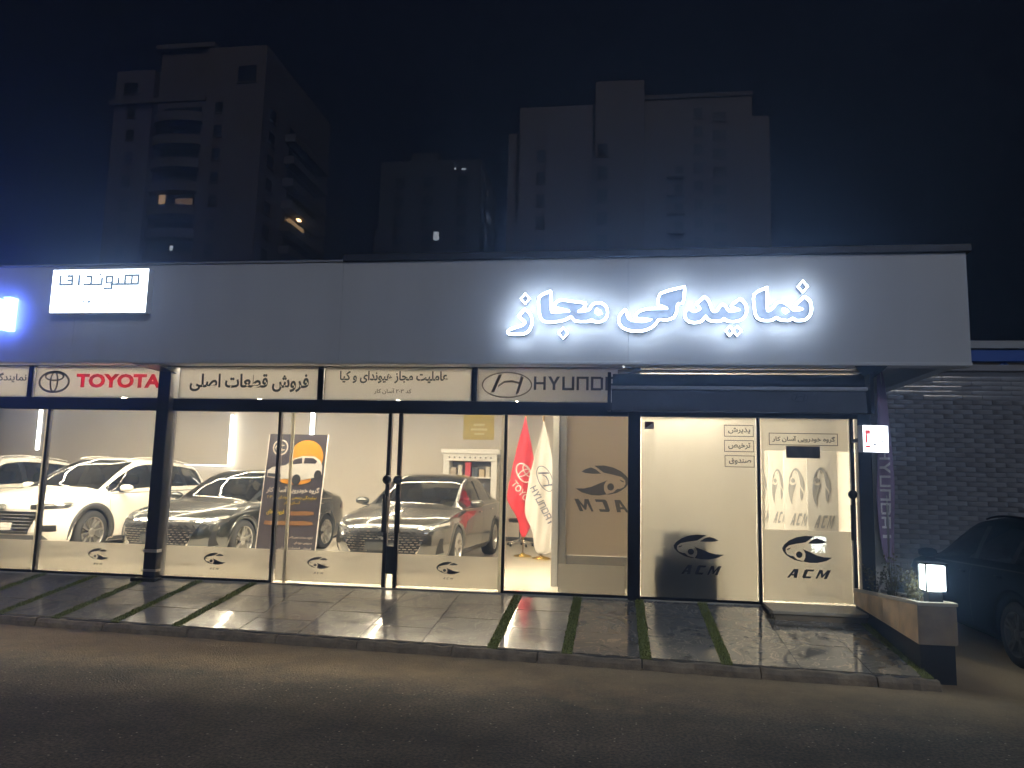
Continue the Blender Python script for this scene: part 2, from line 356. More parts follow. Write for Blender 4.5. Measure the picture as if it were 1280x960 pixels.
# ================================================================== SETTING
M_frame = mat('dark_aluminium', (.018,.019,.026), .38, .3, bump=(60,.05,.002))
M_white = mat('white_paint', (.78,.76,.72), .45, bump=(25,.05,.003))
M_wall = mat('showroom_wall', (.60,.555,.49), .55, vary=(1.2,.05), bump=(30,.06,.003))
M_floor = mat('showroom_floor', (.62,.58,.50), .16, vary=(2.0,.05), coat=.2)
M_ceil = mat('ceiling_paint', (.62,.60,.56), .7)
M_black = mat('black_plastic', (.012,.012,.013), .45)
M_steel = mat('brushed_steel', (.55,.55,.55), .28, .9)
M_chrome = mat('chrome', (.75,.75,.74), .1, 1.0)
M_glass = glass('shop_glass', (.98,.985,.98), 1.1)
M_film = frosted('frosted_film', (.86,.84,.80), .26, .30)
M_film2 = frosted('office_film', (.95,.93,.88), .05, .42)
M_ink = mat('dark_ink', (.035,.033,.045), .5)
M_inksoft = mat('grey_ink', (.16,.15,.155), .55)

ground = bpy.data.objects.new('road', bpy.data.meshes.new('road'))
MBg = MB(); MBg.add([(-350,-60,0),(350,-60,0),(350,420,0),(-350,420,0)], [(0,1,2,3)])
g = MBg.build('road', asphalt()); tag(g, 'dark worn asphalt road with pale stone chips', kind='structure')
bpy.data.objects.remove(ground)

def ykerb(x): return 7.82 - .0680*(x + 6.66)
def zramp(x, y): 
    k = ykerb(x); return .085 + .235*(y - k)/(9.46 - k)
# sloping forecourt: mortar bed, tiles and turf strips laid in it
pave = thing('forecourt_pavement', 'polished marble forecourt ramp with green turf strips', None); tag(pave, kind='structure')
XL, XR = -17.0, 2.66
b = MB(); xs = [XL + (XR-XL)*i/40 for i in range(41)]
for i in range(40):
    a, c = xs[i], xs[i+1]; f = lambda x, y: (x, y, zramp(x, y) - .008)
    b.hexa([(a,ykerb(a)+.06,-.02),(c,ykerb(c)+.06,-.02),(c,9.46,-.02),(a,9.46,-.02), f(a,ykerb(a)+.06), f(c,ykerb(c)+.06), f(c,9.46), f(a,9.46)])
b.build('mortar_bed', mat('mortar', (.13,.12,.11), .8), pave)
M_mar = marble('grey_marble', (.50,.44,.345), (.74,.68,.56), 1.3, .10)
M_mar2 = marble('dark_marble', (.26,.23,.185), (.60,.53,.42), 1.5, .09)
M_turf = mat('turf', (.25,.27,.075), .85, vary=(40,.4))
strips = [-16.22-.0+.73*k for k in range(17)]
strips = [x for x in strips if x < -4.4] 
strips = [-4.55-.73*k for k in range(17)][::-1] + [-1.17, -.455, .27, .99]
def tile(x0, x1, t0, t1, M, dz):
    P = lambda x, t: Vector((x, ykerb(x)+.07 + t*(9.455-ykerb(x)-.07), 0))
    g_ = .004; ps = []
    for (x, t) in ((x0+g_, t0+.002), (x1-g_, t0+.002), (x1-g_, t1-.002), (x0+g_, t1-.002)):
        p = P(x, t); p.z = zramp(p.x, p.y) - .007; ps.append(p)
    c = sum(ps, Vector())/4
    o = MB().hexa([p-c for p in ps] + [p-c+Vector((0,0,.010+dz)) for p in ps]).build('tile', M, pave)
    o.location = c; return o
cols = []
for i in range(len(strips)-1):
    a, c = strips[i]+.05, strips[i+1]-.05
    if a > -4.6 and c < -1.0:
        n = 5
        for k in range(n): cols.append((a+(c-a)*k/n, a+(c-a)*(k+1)/n))
    else: cols.append((a, c))
cols += [(1.04, 1.62), (1.62, 2.2), (2.2, 2.60)]
for (a, c) in cols:
    if a < -10.8: continue
    off = random.choice((0, .12, -.1)) if -4.6 < a < -1.3 else 0
    for t0, t1 in ((0, .33+off), (.33+off, .67+off*.6), (.67+off*.6, 1.0)):
        tile(a, c, t0, t1, M_mar2 if a > -.6 else M_mar, random.uniform(-.0012, .0012))
def turf(x, wd=.1, slant=0.0):
    b = MB(); n = 14
    for i in range(n):
        t0, t1 = i/n, (i+1)/n
        q = []
        for (s, t) in ((-1,t0),(1,t0),(1,t1),(-1,t1)):
            X = x + s*wd/2 + slant*(1-t); yk = ykerb(X); Y = yk+.05 + t*(9.45-yk-.05); q.append(Vector((X, Y, zramp(X, Y)-.006)))
        b.hexa([tuple(p) for p in q] + [(p.x, p.y, p.z+.010) for p in q])
    for _ in range(1300):
        t = random.random(); X = x + random.uniform(-.5,.5)*wd*1.02 + slant*(1-t); yk = ykerb(X); Y = yk+.05+t*(9.45-yk-.05); z = zramp(X, Y)+.003
        a = random.random()*6.28; dx, dy = math.cos(a)*.004, math.sin(a)*.004; h = random.uniform(.012,.03); lx, ly = random.uniform(-.012,.012), random.uniform(-.012,.012)
        b.add([(X-dx,Y-dy,z),(X+dx,Y+dy,z),(X+lx,Y+ly,z+h)], [(0,1,2)])
    return b.build('turf_strip', M_turf, pave)
for x in strips:
    if x > -10.5: turf(x)
turf(2.61, .09, .03)
# kerb stones, worn, cut in lengths
M_kerb = mat('kerb_concrete', (.32,.25,.17), .9, vary=(9,.35), bump=(28,.6,.02))
x = -10.9
while x < 2.6:
    L = random.uniform(.8, 1.05); x1 = min(x+L, 2.72); b = MB(); n = 9; vs = []; 
    for i in range(n+1):
        X = x+.006 + (x1-x-.012)*i/n; Y = ykerb(X); j = random.uniform(-.014,.014); h = .083 + random.uniform(-.012,.004)
        vs += [(X,Y-.035+j*1.4,-.02),(X,Y-.02+j,h*.6),(X,Y+.005+j*.6,h),(X,Y+.066,h+.003),(X,Y+.066,-.02)]
    fs = [(i*5+k, i*5+(k+1)%5, (i+1)*5+(k+1)%5, (i+1)*5+k) for i in range(n) for k in range(5)] + [(4,3,2,1,0), tuple(n*5+k for k in range(5))]
    b.add(vs, fs).build('kerb_stone', M_kerb, pave); x = x1

# ------------------------------------------------------------------ showroom building
bld = thing('showroom_building', 'long single-storey car showroom with pale fascia and glass front', 'building', (0,0,0))
FZ = .33
bx('interior_floor', M_floor, bld, -17, 2.9, 9.44, 18.0, .10, FZ)
bx('back_wall', M_wall, bld, -17, 2.95, 18.0, 18.2, .1, 3.7)
bx('skirting', mat('dark_skirting', (.05,.045,.042), .5), bld, -17, -1.1, 17.975, 17.998, FZ, FZ+.09)
bx('side_wall', M_wall, bld, -17.2, -17, 9.5, 18.2, .1, 3.7)
bx('side_wall', M_wall, bld, 2.95, 3.1, 9.56, 18.2, .02, 3.3)
bx('partition_wall', M_wall, bld, -.76, -.66, 10.36, 18.0, FZ, 3.48)
bx('partition_wall', M_wall, bld, .19, .25, 9.58, 10.33, FZ, 3.2)
bx('office_back_wall', mat('office_wall', (.70,.66,.58), .6), bld, -.66, 2.95, 14.0, 14.1, FZ, 3.2)
bx('ceiling', M_ceil, bld, -17, 2.95, 9.52, 18.0, 3.5, 3.56)
bx('office_ceiling', M_ceil, bld, .251, 2.95, 9.58, 10.34, 3.2, 3.24); bx('office_ceiling', M_ceil, bld, -.66, 2.95, 10.341, 14.0, 3.2, 3.24)
bx('roof', mat('roof_felt', (.08,.08,.085), .9), bld, -17.2, 3.12, 9.22, 18.4, 3.7, 3.85)
# fascia in long clad panels with fine ribs
M_fas = ribbed('fascia_cladding', (.60,.61,.62), .055, .42)
fx = [-17.0, -13.2, -9.9, -7.05, -3.42, .12, 3.88]
for i in range(len(fx)-1):
    bx('fascia_panel', M_fas, bld, fx[i]+(.0 if i == 0 else .0015), fx[i+1]-.0015, 9.0, 9.18, 3.10, 4.355)
bx('fascia_return', M_fas, bld, 3.72, 3.878, 9.183, 12.2, 3.10, 4.34)
bx('bottom_trim', mat('trim_white', (.62,.62,.61), .35, .2), bld, -17, 3.885, 8.985, 9.2, 3.062, 3.098, .004)
bx('soffit', mat('soffit', (.10,.10,.11), .6), bld, -17, 3.70, 9.205, 9.56, 3.115, 3.15)
bx('parapet_cap', mat('cap_metal', (.045,.047,.055), .5, .4), bld, -3.42, 3.93, 8.96, 9.3, 4.36, 4.45, .01)
bx('parapet_cap', mat('cap_pale', (.30,.31,.33), .5, .2), bld, -17, -3.43, 8.98, 9.24, 4.358, 4.385, .005)
# frame of the glass front
YG = 9.50
bx('head_rail', M_frame, bld, -17, 2.93, YG-.05, YG+.05, 2.50, 2.665, .006)
bx('top_rail', M_frame, bld, -17, 2.93, YG-.045, YG+.045, 3.09, 3.113)
def column(x, wd, d, z0=.3):
    c = bx('column', M_frame, bld, x-wd/2, x+wd/2, YG-.06-d, YG+.07, z0, 3.108, .01); return c
ca = column(-5.93, .17, .10); column(.205, .15, .01); column(2.86, .15, .0)
bx('collar', M_steel, ca, -6.03, -5.83, YG-.175, YG-.06, .66, .70, .004); bx('collar', M_steel, ca, -6.03, -5.83, YG-.175, YG-.06, .42, .45, .004)
bx('foot_plate', M_black, ca, -6.14, -5.8, YG-.22, YG-.05, .285, .345, .012)
for x in (-7.98, -3.82, -1.79, -9.95): bx('transom_post', M_frame, bld, x-.035, x+.035, YG-.045, YG+.045, 2.666, 3.089)
# soffit brackets over the columns
for x in (-5.93, 2.9): MB().hexa([(x-.25,9.01,3.055),(x+.1,9.01,3.055),(x+.1,9.45,2.99),(x-.02,9.45,2.99),(x-.25,9.01,3.061),(x+.1,9.01,3.061),(x+.1,9.45,3.06),(x-.02,9.45,3.06)]).build('bracket', M_frame, bld)
def panel(name, x0, x1, film=True, emblem=None, handle=None, wide=.022, foot=True, faint=False):
    p = bx(name, M_glass, bld, x0+wide, x1-wide, YG-.006, YG+.006, .36, 2.50)
    if foot: bx('bottom_rail', M_frame, p, x0, x1, YG-.03, YG+.03, .318, .358)
    if film: bx('frosted_film', M_film, p, x0+wide+.004, x1-wide-.004, YG+.010, YG+.012, .362, .745)
    if emblem:
        acm_emblem(emblem, .60, .155, .075, YG-.012, YG-.0085).build('emblem', M_ink if not faint else M_inksoft, p)
        acm_text(p, M_inksoft, emblem-.07, emblem+.06, .46, .485, YG-.009, .002)
    return p
def mullion(x, wd=.036, bright=False):
    bx('mullion', M_frame, bld, x-wd/2, x+wd/2, YG-.032, YG+.032, .32, 2.50)
    if bright: bx('glass_edge', frosted('glass_edge', (.97,.94,.84), .0, .2), bld, x+wd/2+.004 if bright > 0 else x-wd/2-.04, x+wd/2+.04 if bright > 0 else x-wd/2-.004, YG-.012, YG+.03, .33, 2.50)
panel('glass_panel', -9.9, -7.70, emblem=-8.6); mullion(-7.66, .036, -1)
panel('glass_panel', -7.64, -6.02, emblem=-6.75, faint=True)
panel('glass_panel', -5.84, -4.37, emblem=-5.12); mullion(-4.35, .036)
bx('glass_edge', frosted('glass_edge', (.97,.94,.84), .0, .2), bld, -4.19, -4.165, YG-.02, YG+.03, .33, 2.50)
d1 = panel('door', -4.33, -2.86, emblem=-3.72, foot=False, faint=True)
d2 = panel('door', -2.74, -1.41, emblem=-2.05, foot=False)
for dd, x, s in ((d1, -2.87, -1), (d2, -2.73, 1)):
    bx('stile', M_frame, dd, x-.024, x+.024, YG-.03, YG+.03, .335, 2.499)
    MB().cyl((x+s*.02, YG-.07, 1.02), (x+s*.02, YG-.07, 1.48), .018, 10).build('handle', M_black, dd, True)
    bx('handle_plate', M_black, dd, x-.045 if s < 0 else x-.02, x+.02 if s < 0 else x+.045, YG-.066, YG-.031, 1.0, 1.45, .006)
    MB().lathe([(0,-.02),(.05,-.015),(.06,0),(.05,.015),(0,.02)], 'Y', 16, (x+s*.0, YG-.055, 1.66)).build('lock', M_black, dd, True)
bx('lock_box', M_black, d1, -2.845, -2.755, YG-.03, YG+.02, .50, .84, .006)
bx('threshold', mat('threshold_stone', (.32,.30,.27), .4, vary=(6,.2)), bld, -4.33, -1.39, 9.43, 9.56, .30, .332, .004)
mullion(-1.375, .036, -1)
gl = panel('glass_panel', -1.355, .13, film=False); bx('frosted_film', M_film, gl, -.70, .10, YG+.010, YG+.012, .362, .70)
# grey partition behind the last bay, with the emblem seen from behind
gp = bx('grey_partition', frosted('grey_film', (.66,.60,.53), .0, .25), bld, -.66, .185, 10.31, 10.316, .74, 3.19)
acm_emblem(-.20, 1.72, .36, .20, 10.292, 10.298, mirror=True).build('emblem', mat('grey_ink2', (.075,.07,.072), .5), gp)
acm_text(gp, MATS['grey_ink2'], -.52, .16, 1.31, 1.47, 10.298, .004, mirror=True)
bx('kick_plate', mat('kick_steel', (.6,.57,.52), .25, .85, bump=(4,.4,.03)), gp, -.66, .185, 10.29, 10.33, .335, .735)
bx('partition_post', mat('post_grey', (.34,.33,.31), .3, .3), gp, -.765, -.67, 10.27, 10.355, FZ, 3.3)
bx('partition_post', M_white, gp, -.85, -.77, 10.26, 10.355, FZ, 3.3)
# office: frosted fixed pane and frosted door with a clear band
op = bx('office_pane', M_glass, bld, .285, 1.635, YG-.006, YG+.006, .36, 2.50)
bx('bottom_rail', M_frame, op, .28, 1.64, YG-.03, YG+.03, .318, .358)
bx('frosted_film', M_film2, op, .29, 1.63, YG+.010, YG+.012, .362, 2.498)
acm_emblem(.97, .96, .30, .145, YG-.012, YG-.008).build('emblem', M_ink, op)
acm_text(op, M_ink, .76, 1.2, .64, .745, YG-.008, .003)
mullion(1.665, .04)
def plaque(parent, s, x0, x1, z0, z1, my=.22, mx=.14):
    fr = MB(); t = .008
    for q in ((x0,x1,z0,z0+t),(x0,x1,z1-t,z1),(x0,x0+t,z0+t,z1-t),(x1-t,x1,z0+t,z1-t)): fr.box(q[0], q[1], YG-.0115, YG-.008, q[2], q[3])
    o = fr.build('notice_border', M_ink, parent)
    text('notice_lettering', s, M_ink, o, x0+(x1-x0)*mx, x1-(x1-x0)*mx*.8, z0+(z1-z0)*my, z1-(z1-z0)*my, YG-.008, .003, arabic=True, bold=.026)
plaque(op, 'پذیرش', 1.27, 1.615, 2.272, 2.412); plaque(op, 'ترخیص', 1.27, 1.615, 2.09, 2.23); plaque(op, 'صندوق', 1.275, 1.62, 1.908, 2.048)
st = bx('sticker', mat('sticker_red', (.16,.03,.02), .5), op, .33, .44, YG-.011, YG-.008, 2.35, 2.44)
MB().prism([(.335,2.355),(.435,2.355),(.435,2.43)], YG-.0135, YG-.0115).build('sticker_half', mat('sticker_white', (.6,.5,.45), .5), st)
od = bx('office_door', M_glass, bld, 1.70, 2.70, YG-.006, YG+.006, .37, 2.50)
bx('frosted_film', M_film2, od, 1.705, 2.695, YG+.010, YG+.012, 2.115, 2.498)
bx('frosted_film', M_film2, od, 1.705, 2.695, YG+.010, YG+.012, .375, 1.19)
bx('frosted_film', M_film2, od, 1.705, 1.735, YG+.010, YG+.012, 1.192, 2.113)
plaque(od, 'گروه خودرویی آسان کار', 1.79, 2.575, 2.18, 2.325, .24, .05)
bx('notice_card', mat('card_dark', (.12,.11,.10), .5, vary=(9,.3)), od, 1.985, 2.37, YG-.011, YG-.008, 2.03, 2.172)
acm_emblem(2.20, .975, .285, .155, YG-.012, YG-.008).build('emblem', M_ink, od)
acm_text(od, M_ink, 1.965, 2.43, .645, .745, YG-.008, .003)
bx('door_stile', M_frame, od, 2.705, 2.745, YG-.03, YG+.03, .37, 2.50)
MB().cyl((2.69, YG-.07, 1.10), (2.69, YG-.07, 1.5), .018, 10).build('handle', M_black, od, True)
MB().lathe([(0,-.02),(.045,-.015),(.055,0),(.045,.015),(0,.02)], 'Y', 16, (2.71, YG-.05, 1.62)).build('lock', M_black, od, True)
# stone doorstep
sp = thing('doorstep', 'pale stone doorstep below the frosted office door', 'step', (2.2, 9.1, .2))
def lx(b_): return b_.xf(lambda p: p - Vector((2.2, 9.1, .2)))
M_stone = mat('step_stone', (.58,.50,.38), .35, vary=(5,.15))
lx(MB().box(1.70, 2.76, 8.86, 9.44, .13, .325)).build('riser', mat('riser_stone', (.36,.29,.20), .4, vary=(5,.2)), sp, bevel=.004)
lx(MB().box(1.67, 2.775, 8.83, 9.44, .326, .362)).build('tread', M_stone, sp, bevel=.006)
lx(MB().box(1.74, 2.76, 8.66, 8.84, .185, .222)).build('lower_tread', M_stone, sp, bevel=.005)
lx(MB().box(2.78, 2.9, 8.9, 9.42, .2, .37)).build('end_block', M_black, sp, bevel=.006)

# ------------------------------------------------------------------ lights of the showroom (wall lights seen, ceiling lines mirrored in bonnets, front strips added)
M_tube = emis('tube_light', (1.0,.84,.58), L_TUBE)
M_walltube = emis('wall_tube', (1.0,.93,.80), L_WALL)
def ceiling_light(x0, x1, y0, y1, label, z=3.44):
    t = thing('ceiling_light', label, 'light', ((x0+x1)/2, (y0+y1)/2, z), group='linear lights on the showroom ceiling')
    hx, hy = (x1-x0)/2, (y1-y0)/2
    bx('housing', M_white, t, -hx-.02, hx+.02, -hy-.02, hy+.02, .012, .058); bx('diffuser', M_tube, t, -hx, hx, -hy, hy, 0, .011)
for i, x in enumerate((-11.6, -8.2, -4.9, -2.2)):
    ceiling_light(x-.012, x+.012, 11.4, 17.0, 'long linear ceiling light running back into the showroom, %s from the left wall' % ('first','second','third','fourth')[i])
for i, (y, hw) in enumerate(((9.95, .12), (10.9, .22), (14.4, .015))):  # front two strips are unseen, added to light banner, boards and kerb
    ceiling_light(-13.0, -1.1, y-hw, y+hw, 'linear ceiling light running across the showroom, %s the glass' % ('added to light the banner just inside', 'added wide to light the kerb, one metre back from', 'far from')[i])
for x, z0, z1, lab in ((-14.75, 2.2, 3.3, 'vertical wall light on the back wall behind the leftmost white car'), (-7.40, 2.62, 3.4, 'vertical wall light above the dark roll-up banner')):
    t = thing('wall_light', lab, 'light', (x, 17.97, z0), group='vertical lights on the back wall')
    bx('housing', M_white, t, -.07, .07, -.02, .028, 0, z1-z0); bx('diffuser', M_walltube, t, -.04, .04, -.045, -.021, .01, z1-z0-.01)
t = thing('office_light', 'bright ceiling panel light just inside the frosted office pane', 'light', (.85, 9.92, 2.78))
bx('housing', M_white, t, -.53, .53, -.21, .21, .012, .07); bx('diffuser', emis('office_light', (1.0,.89,.68), L_RECEPT), t, -.5, .5, -.16, .16, -.07, .011)
t = thing('office_light', 'ceiling panel light at the back of the office', 'light', (.4, 12.9, 3.12))
bx('housing', M_white, t, -.33, .33, -.18, .18, .012, .07); bx('diffuser', MATS['office_light'], t, -.3, .3, -.15, .15, -.05, .011)
t = thing('spot_light', 'tiny bright spot light on the rail beside the awning', 'light', (.07, 9.42, 3.045))
MB().lathe([(0,-.06),(.018,-.06),(.02,0),(0,0)], 'Y', 12).build('housing', M_steel, t); MB().lathe([(0,-.075),(.012,-.07),(.015,-.0605)], 'Y', 12).build('bulb', emis('spot', (1,.95,.9), 20), t)
# backlit wall panel on the back wall
t = thing('wall_panel', 'large flat panel on the back wall edged by white light', 'panel', (-10.1, 17.9, 1.9))
bx('board', M_wall, t, -.72, .60, -.03, .04, .03, 1.24)
bx('light_edge', M_walltube, t, .605, .642, -.02, .03, 0, 1.27); bx('light_edge', emis('led_soft', (1,.95,.88), 3.0), t, -.72, .604, -.02, .03, 0, .028)

# ------------------------------------------------------------------ fascia signs
M_neon = emis('white_led', (.70,.83,1.0), L_SIGN)
M_tubesoft = emis('white_led_side', (.70,.83,1.0), 2.0)
M_letter = mat('letter_face', (.13,.15,.19), .6)
SIGN = {
 'ze_dot': [ (-1.095,3.774), (-1.149,3.836), (-1.098,3.898), (-1.044,3.836) ],
 'ze': [ (-1.102,3.707), (-1.174,3.624), (-1.124,3.582), (-1.090,3.551), (-1.131,3.512), (-1.262,3.469), (-1.297,3.439), (-1.280,3.410), (-1.104,3.410), (-1.042,3.451), (-1.009,3.531), (-1.014,3.606), (-1.052,3.673) ],
 'maja': [ (-0.802,3.922), (-0.932,3.851), (-0.923,3.664), (-0.905,3.597), (-0.856,3.557), (-0.738,3.553), (-0.624,3.573), (-0.552,3.615), (-0.508,3.569), (-0.454,3.555), (-0.336,3.558), (-0.309,3.578), (-0.277,3.554), (-0.196,3.554), (-0.141,3.593), (-0.122,3.659), (-0.137,3.728), (-0.190,3.772), (-0.255,3.776), (-0.303,3.755), (-0.347,3.694), (-0.472,3.676), (-0.412,3.701), (-0.381,3.760), (-0.400,3.780), (-0.530,3.798), (-0.677,3.816), (-0.738,3.771), (-0.744,3.719), (-0.675,3.709), (-0.569,3.683), (-0.740,3.673), (-0.783,3.688), (-0.790,3.905) ],
 'maja_hole': [ (-0.254,3.706), (-0.206,3.679), (-0.193,3.650), (-0.229,3.637), (-0.265,3.668) ],
 'maja_dot': [ (-0.637,3.354), (-0.693,3.419), (-0.639,3.483), (-0.583,3.419) ],
 'gi': [ (0.074,3.694), (0.019,3.625), (0.007,3.552), (0.055,3.478), (0.163,3.440), (0.289,3.444), (0.384,3.481), (0.440,3.535), (0.470,3.574), (0.557,3.570), (0.635,3.598), (0.671,3.671), (0.682,3.752), (0.722,3.765), (0.748,3.792), (0.765,3.961), (0.486,3.885), (0.462,3.745), (0.565,3.707), (0.336,3.702), (0.225,3.662), (0.197,3.595), (0.273,3.583), (0.381,3.574), (0.273,3.555), (0.154,3.572), (0.111,3.612), (0.095,3.677) ],
 'yand': [ (0.813,3.715), (0.772,3.670), (0.767,3.597), (0.804,3.551), (0.874,3.535), (0.952,3.555), (0.995,3.612), (1.037,3.563), (1.106,3.550), (1.168,3.556), (1.199,3.582), (1.244,3.552), (1.336,3.549), (1.413,3.581), (1.452,3.650), (1.446,3.746), (1.386,3.816), (1.296,3.747), (1.289,3.712), (1.376,3.684), (1.261,3.673), (1.216,3.737), (1.165,3.737), (1.123,3.676), (1.076,3.676), (1.034,3.790), (0.985,3.841), (0.894,3.759), (0.934,3.698), (0.883,3.672), (0.838,3.683) ],
 'yand_dot': [ (1.262,3.383), (1.217,3.438), (1.264,3.494), (1.309,3.438) ],
 'yand_dot2': [ (1.346,3.383), (1.301,3.438), (1.348,3.493), (1.393,3.438) ],
 'nama': [ (1.675,3.938), (1.539,3.862), (1.544,3.665), (1.573,3.588), (1.641,3.557), (1.732,3.561), (1.778,3.592), (1.823,3.566), (1.913,3.556), (1.958,3.581), (2.003,3.555), (2.093,3.565), (2.146,3.614), (2.166,3.693), (2.150,3.781), (2.092,3.834), (1.995,3.742), (1.987,3.707), (2.066,3.686), (1.975,3.677), (1.924,3.727), (1.872,3.765), (1.796,3.766), (1.745,3.704), (1.699,3.672), (1.684,3.696), (1.687,3.927) ],
 'nama_hole': [ (1.852,3.695), (1.893,3.687), (1.912,3.660), (1.881,3.644), (1.855,3.663) ],
 'nama_dot': [ (2.075,3.883), (2.022,3.950), (2.078,4.016), (2.130,3.949) ],
}
sg = thing('letter_sign', 'large white outlined Persian letters glowing on the right of the fascia', 'sign', (.45, 8.9, 3.35))
def smooth_loop(L, n=3):
    out = []; N = len(L)
    for i in range(N):
        p0, p1, p2, p3 = (Vector(L[(i+k) % N]) for k in (-1, 0, 1, 2))
        sharp = lambda a, b_, c: (b_-a).length > 0 and (c-b_).length > 0 and (b_-a).angle(c-b_) > 1.25
        t1 = Vector((0,0)) if sharp(p0, p1, p2) else (p2-p0)*.5*.8; t2 = Vector((0,0)) if sharp(p1, p2, p3) else (p3-p1)*.5*.8
        for k in range(n):
            t = k/n; h1 = 2*t**3-3*t*t+1; h2 = t**3-2*t*t+t; h3 = -2*t**3+3*t*t; h4 = t**3-t*t
            out.append(p1*h1 + t1*h2 + p2*h3 + t2*h4)
    return out
def ribbon(L, hw, y0, y1):
    n = len(L); P = [Vector(p) for p in L]; vs = []; fs = []
    for i in range(n):
        t = (P[(i+1) % n]-P[i-1]).normalized(); nn = Vector((-t.y, t.x))*hw
        for q, y in ((P[i]-nn, y0), (P[i]+nn, y0), (P[i]+nn, y1), (P[i]-nn, y1)): vs.append((q.x, y, q.y))
    for i in range(n):
        j = (i+1) % n
        for q in range(4): fs.append((i*4+q, i*4+(q+1) % 4, j*4+(q+1) % 4, j*4+q))
    return MB().add(vs, fs)
for key, L in SIGN.items():
    Ls = smooth_loop(L) if len(L) > 5 else [Vector(p) for p in L]
    loc = [(p.x-.45, p.y-3.35) for p in Ls]
    if 'hole' in key:
        ribbon(loc, .008, -.034, -.028).build('led_outline', M_neon, sg); continue
    o = MB().prism(loc, .055, .098).build('letter', M_letter, sg)
    MB().tube([(x, -.012, z) for x, z in loc], .011 if 'dot' in key else .013, 6, True).build('led_tube', M_tubesoft, o, True)
    ribbon(loc, .0085 if 'dot' in key else .0115, -.034, -.028).build('led_outline', M_neon, o)
# lit box sign on the left
lb = thing('light_box_sign', 'glaring white light box with grey square Persian lettering on the fascia', 'sign', (-6.655, 8.9, 3.99))
bx('case', M_white, lb, -.68, .68, -.015, .098, -.292, .292, .006)
bx('lit_face', emis('box_face', (.80,.90,1.0), L_BOX), lb, -.672, .672, -.022, -.0155, -.284, .284)
M_boxink = mat('box_ink', (.30,.38,.44), .5, emit=(.42,.60,.70), strength=.14)
kf = MB(); s = .115   # square-cut kufi word
def kbar(x0, x1, z0, z1): kf.box(x0, x1, -.0275, -.0225, z0, z1)
t_ = .030
for q in ((-.57,-.54,.07,.215),(-.539,-.40,.07,.10),(-.40,-.37,.07,.215),(-.46,-.401,.185,.215),(-.46,-.401,.128,.156),(-.305,-.272,.07,.215),
          (-.225,-.13,.07,.10),(-.13,-.10,.07,.205),(-.19,-.131,.175,.205),(-.099,.02,.07,.10),(.02,.05,.07,.175),(-.005,.022,.205,.23),
          (.065,.165,.015,.042),(.165,.195,.015,.20),(.085,.112,.09,.20),(.113,.164,.173,.20),(.113,.164,.09,.115),(.196,.345,.07,.10),(.255,.283,.101,.175),(.235,.258,.02,.045),(.275,.298,.02,.045),
          (.345,.375,.07,.215),(.376,.53,.185,.215),(.53,.56,.07,.215),(.376,.529,.07,.10),(.44,.468,.101,.184)): kbar(*q)
kf.build('lettering', M_boxink, lb)
tiny = MB()
for q in ((-.45,-.36,-.17,-.16),(-.35,-.28,-.175,-.165),(-.21,-.19,-.16,-.13),(-.14,-.10,-.16,-.13),(.02,.05,-.18,-.165),(.12,.19,-.18,-.165),(.15,.16,-.20,-.18),(.30,.42,-.175,-.162),(.45,.50,-.175,-.165)): tiny.box(q[0], q[1], -.0275, -.0225, q[2], q[3])
tiny.build('small_lettering', M_boxink, lb)
# blue letters at the left edge of the frame, outer bars added for glow
bl = thing('blue_letter_sign', 'glowing blue channel letters at the left end of the fascia, outer ones added', 'sign', (-8.05, 8.9, 3.48))
M_blue = emis('blue_led', (.10,.18,1.0), L_BLUE); M_blueface = emis('blue_face', (.40,.50,1.0), L_BLUE*.2)
for a, c in ((.045,.155), (-.20,-.075), (-.45,-.33), (-.72,-.60), (-.95,-.86), (-1.3,-1.1)):
    o = MB().hexa([(a,-.03,0),(c,-.03,0),(c,.095,0),(a,.095,0),(a+.005,-.03,.44),(c+.005,-.03,.44),(c+.005,.095,.44),(a+.005,.095,.44)]).build('letter', M_blue, bl)
    bx('letter_face', M_blueface, o, a+.016, c-.012, -.036, -.0305, .014, .426)

# ------------------------------------------------------------------ sign boards in the transom
M_opal = frosted('opal_board', (.96,.95,.93), .0, .0)
M_txt = mat('board_black', (.02,.02,.02), .5)
def board(x0, x1, label, z0=2.672, z1=3.085, name='sign_board'):
    t = thing(name, label, 'sign', ((x0+x1)/2, YG, z0)); hx = (x1-x0)/2
    bx('board', M_opal, t, -hx, hx, -.018, -.006, .002, z1-z0-.002)
    fr = MB()
    for q in ((-hx,hx,.0,.012),(-hx,hx,z1-z0-.012,z1-z0),(-hx,-hx+.012,.0125,z1-z0-.0125),(hx-.012,hx,.0125,z1-z0-.0125)): fr.box(q[0], q[1], -.024, -.0185, q[2], q[3])
    fr.build('edge_strip', M_white, t); return t
t = board(-9.9, -8.03, 'pale sign board with small dark Persian lettering cut off at the left edge')
text('lettering', 'نمایندگی', mat('board_navy', (.05,.05,.09), .5), t, .37, .90, .19, .33, -.019, .003, arabic=True, bold=.012)
t = board(-7.93, -6.03, 'pale sign board with oval emblem and red TOYOTA lettering', )
toyota_mark(-.66, .205, .235, -.024, -.0195).build('emblem', mat('badge_grey', (.22,.21,.20), .35, .5), t)
text('lettering', 'TOYOTA', frosted('toyota_red', (.80,.10,.13), .75, .0), t, -.33, .91, .13, .32, -.019, .003, bold=.042)
t = board(-5.80, -3.86, 'pale sign board with one large line of black Persian lettering')
text('lettering', 'فروش قطعات اصلی', M_txt, t, -.82, .84, .09, .33, -.019, .003, arabic=True, bold=.026)
t = board(-3.775, -1.83, 'pale sign board with two lines of black Persian lettering')
text('lettering', 'عاملیت مجاز هیوندای و کیا', M_txt, t, -.77, .66, .215, .375, -.019, .003, arabic=True, bold=.024)
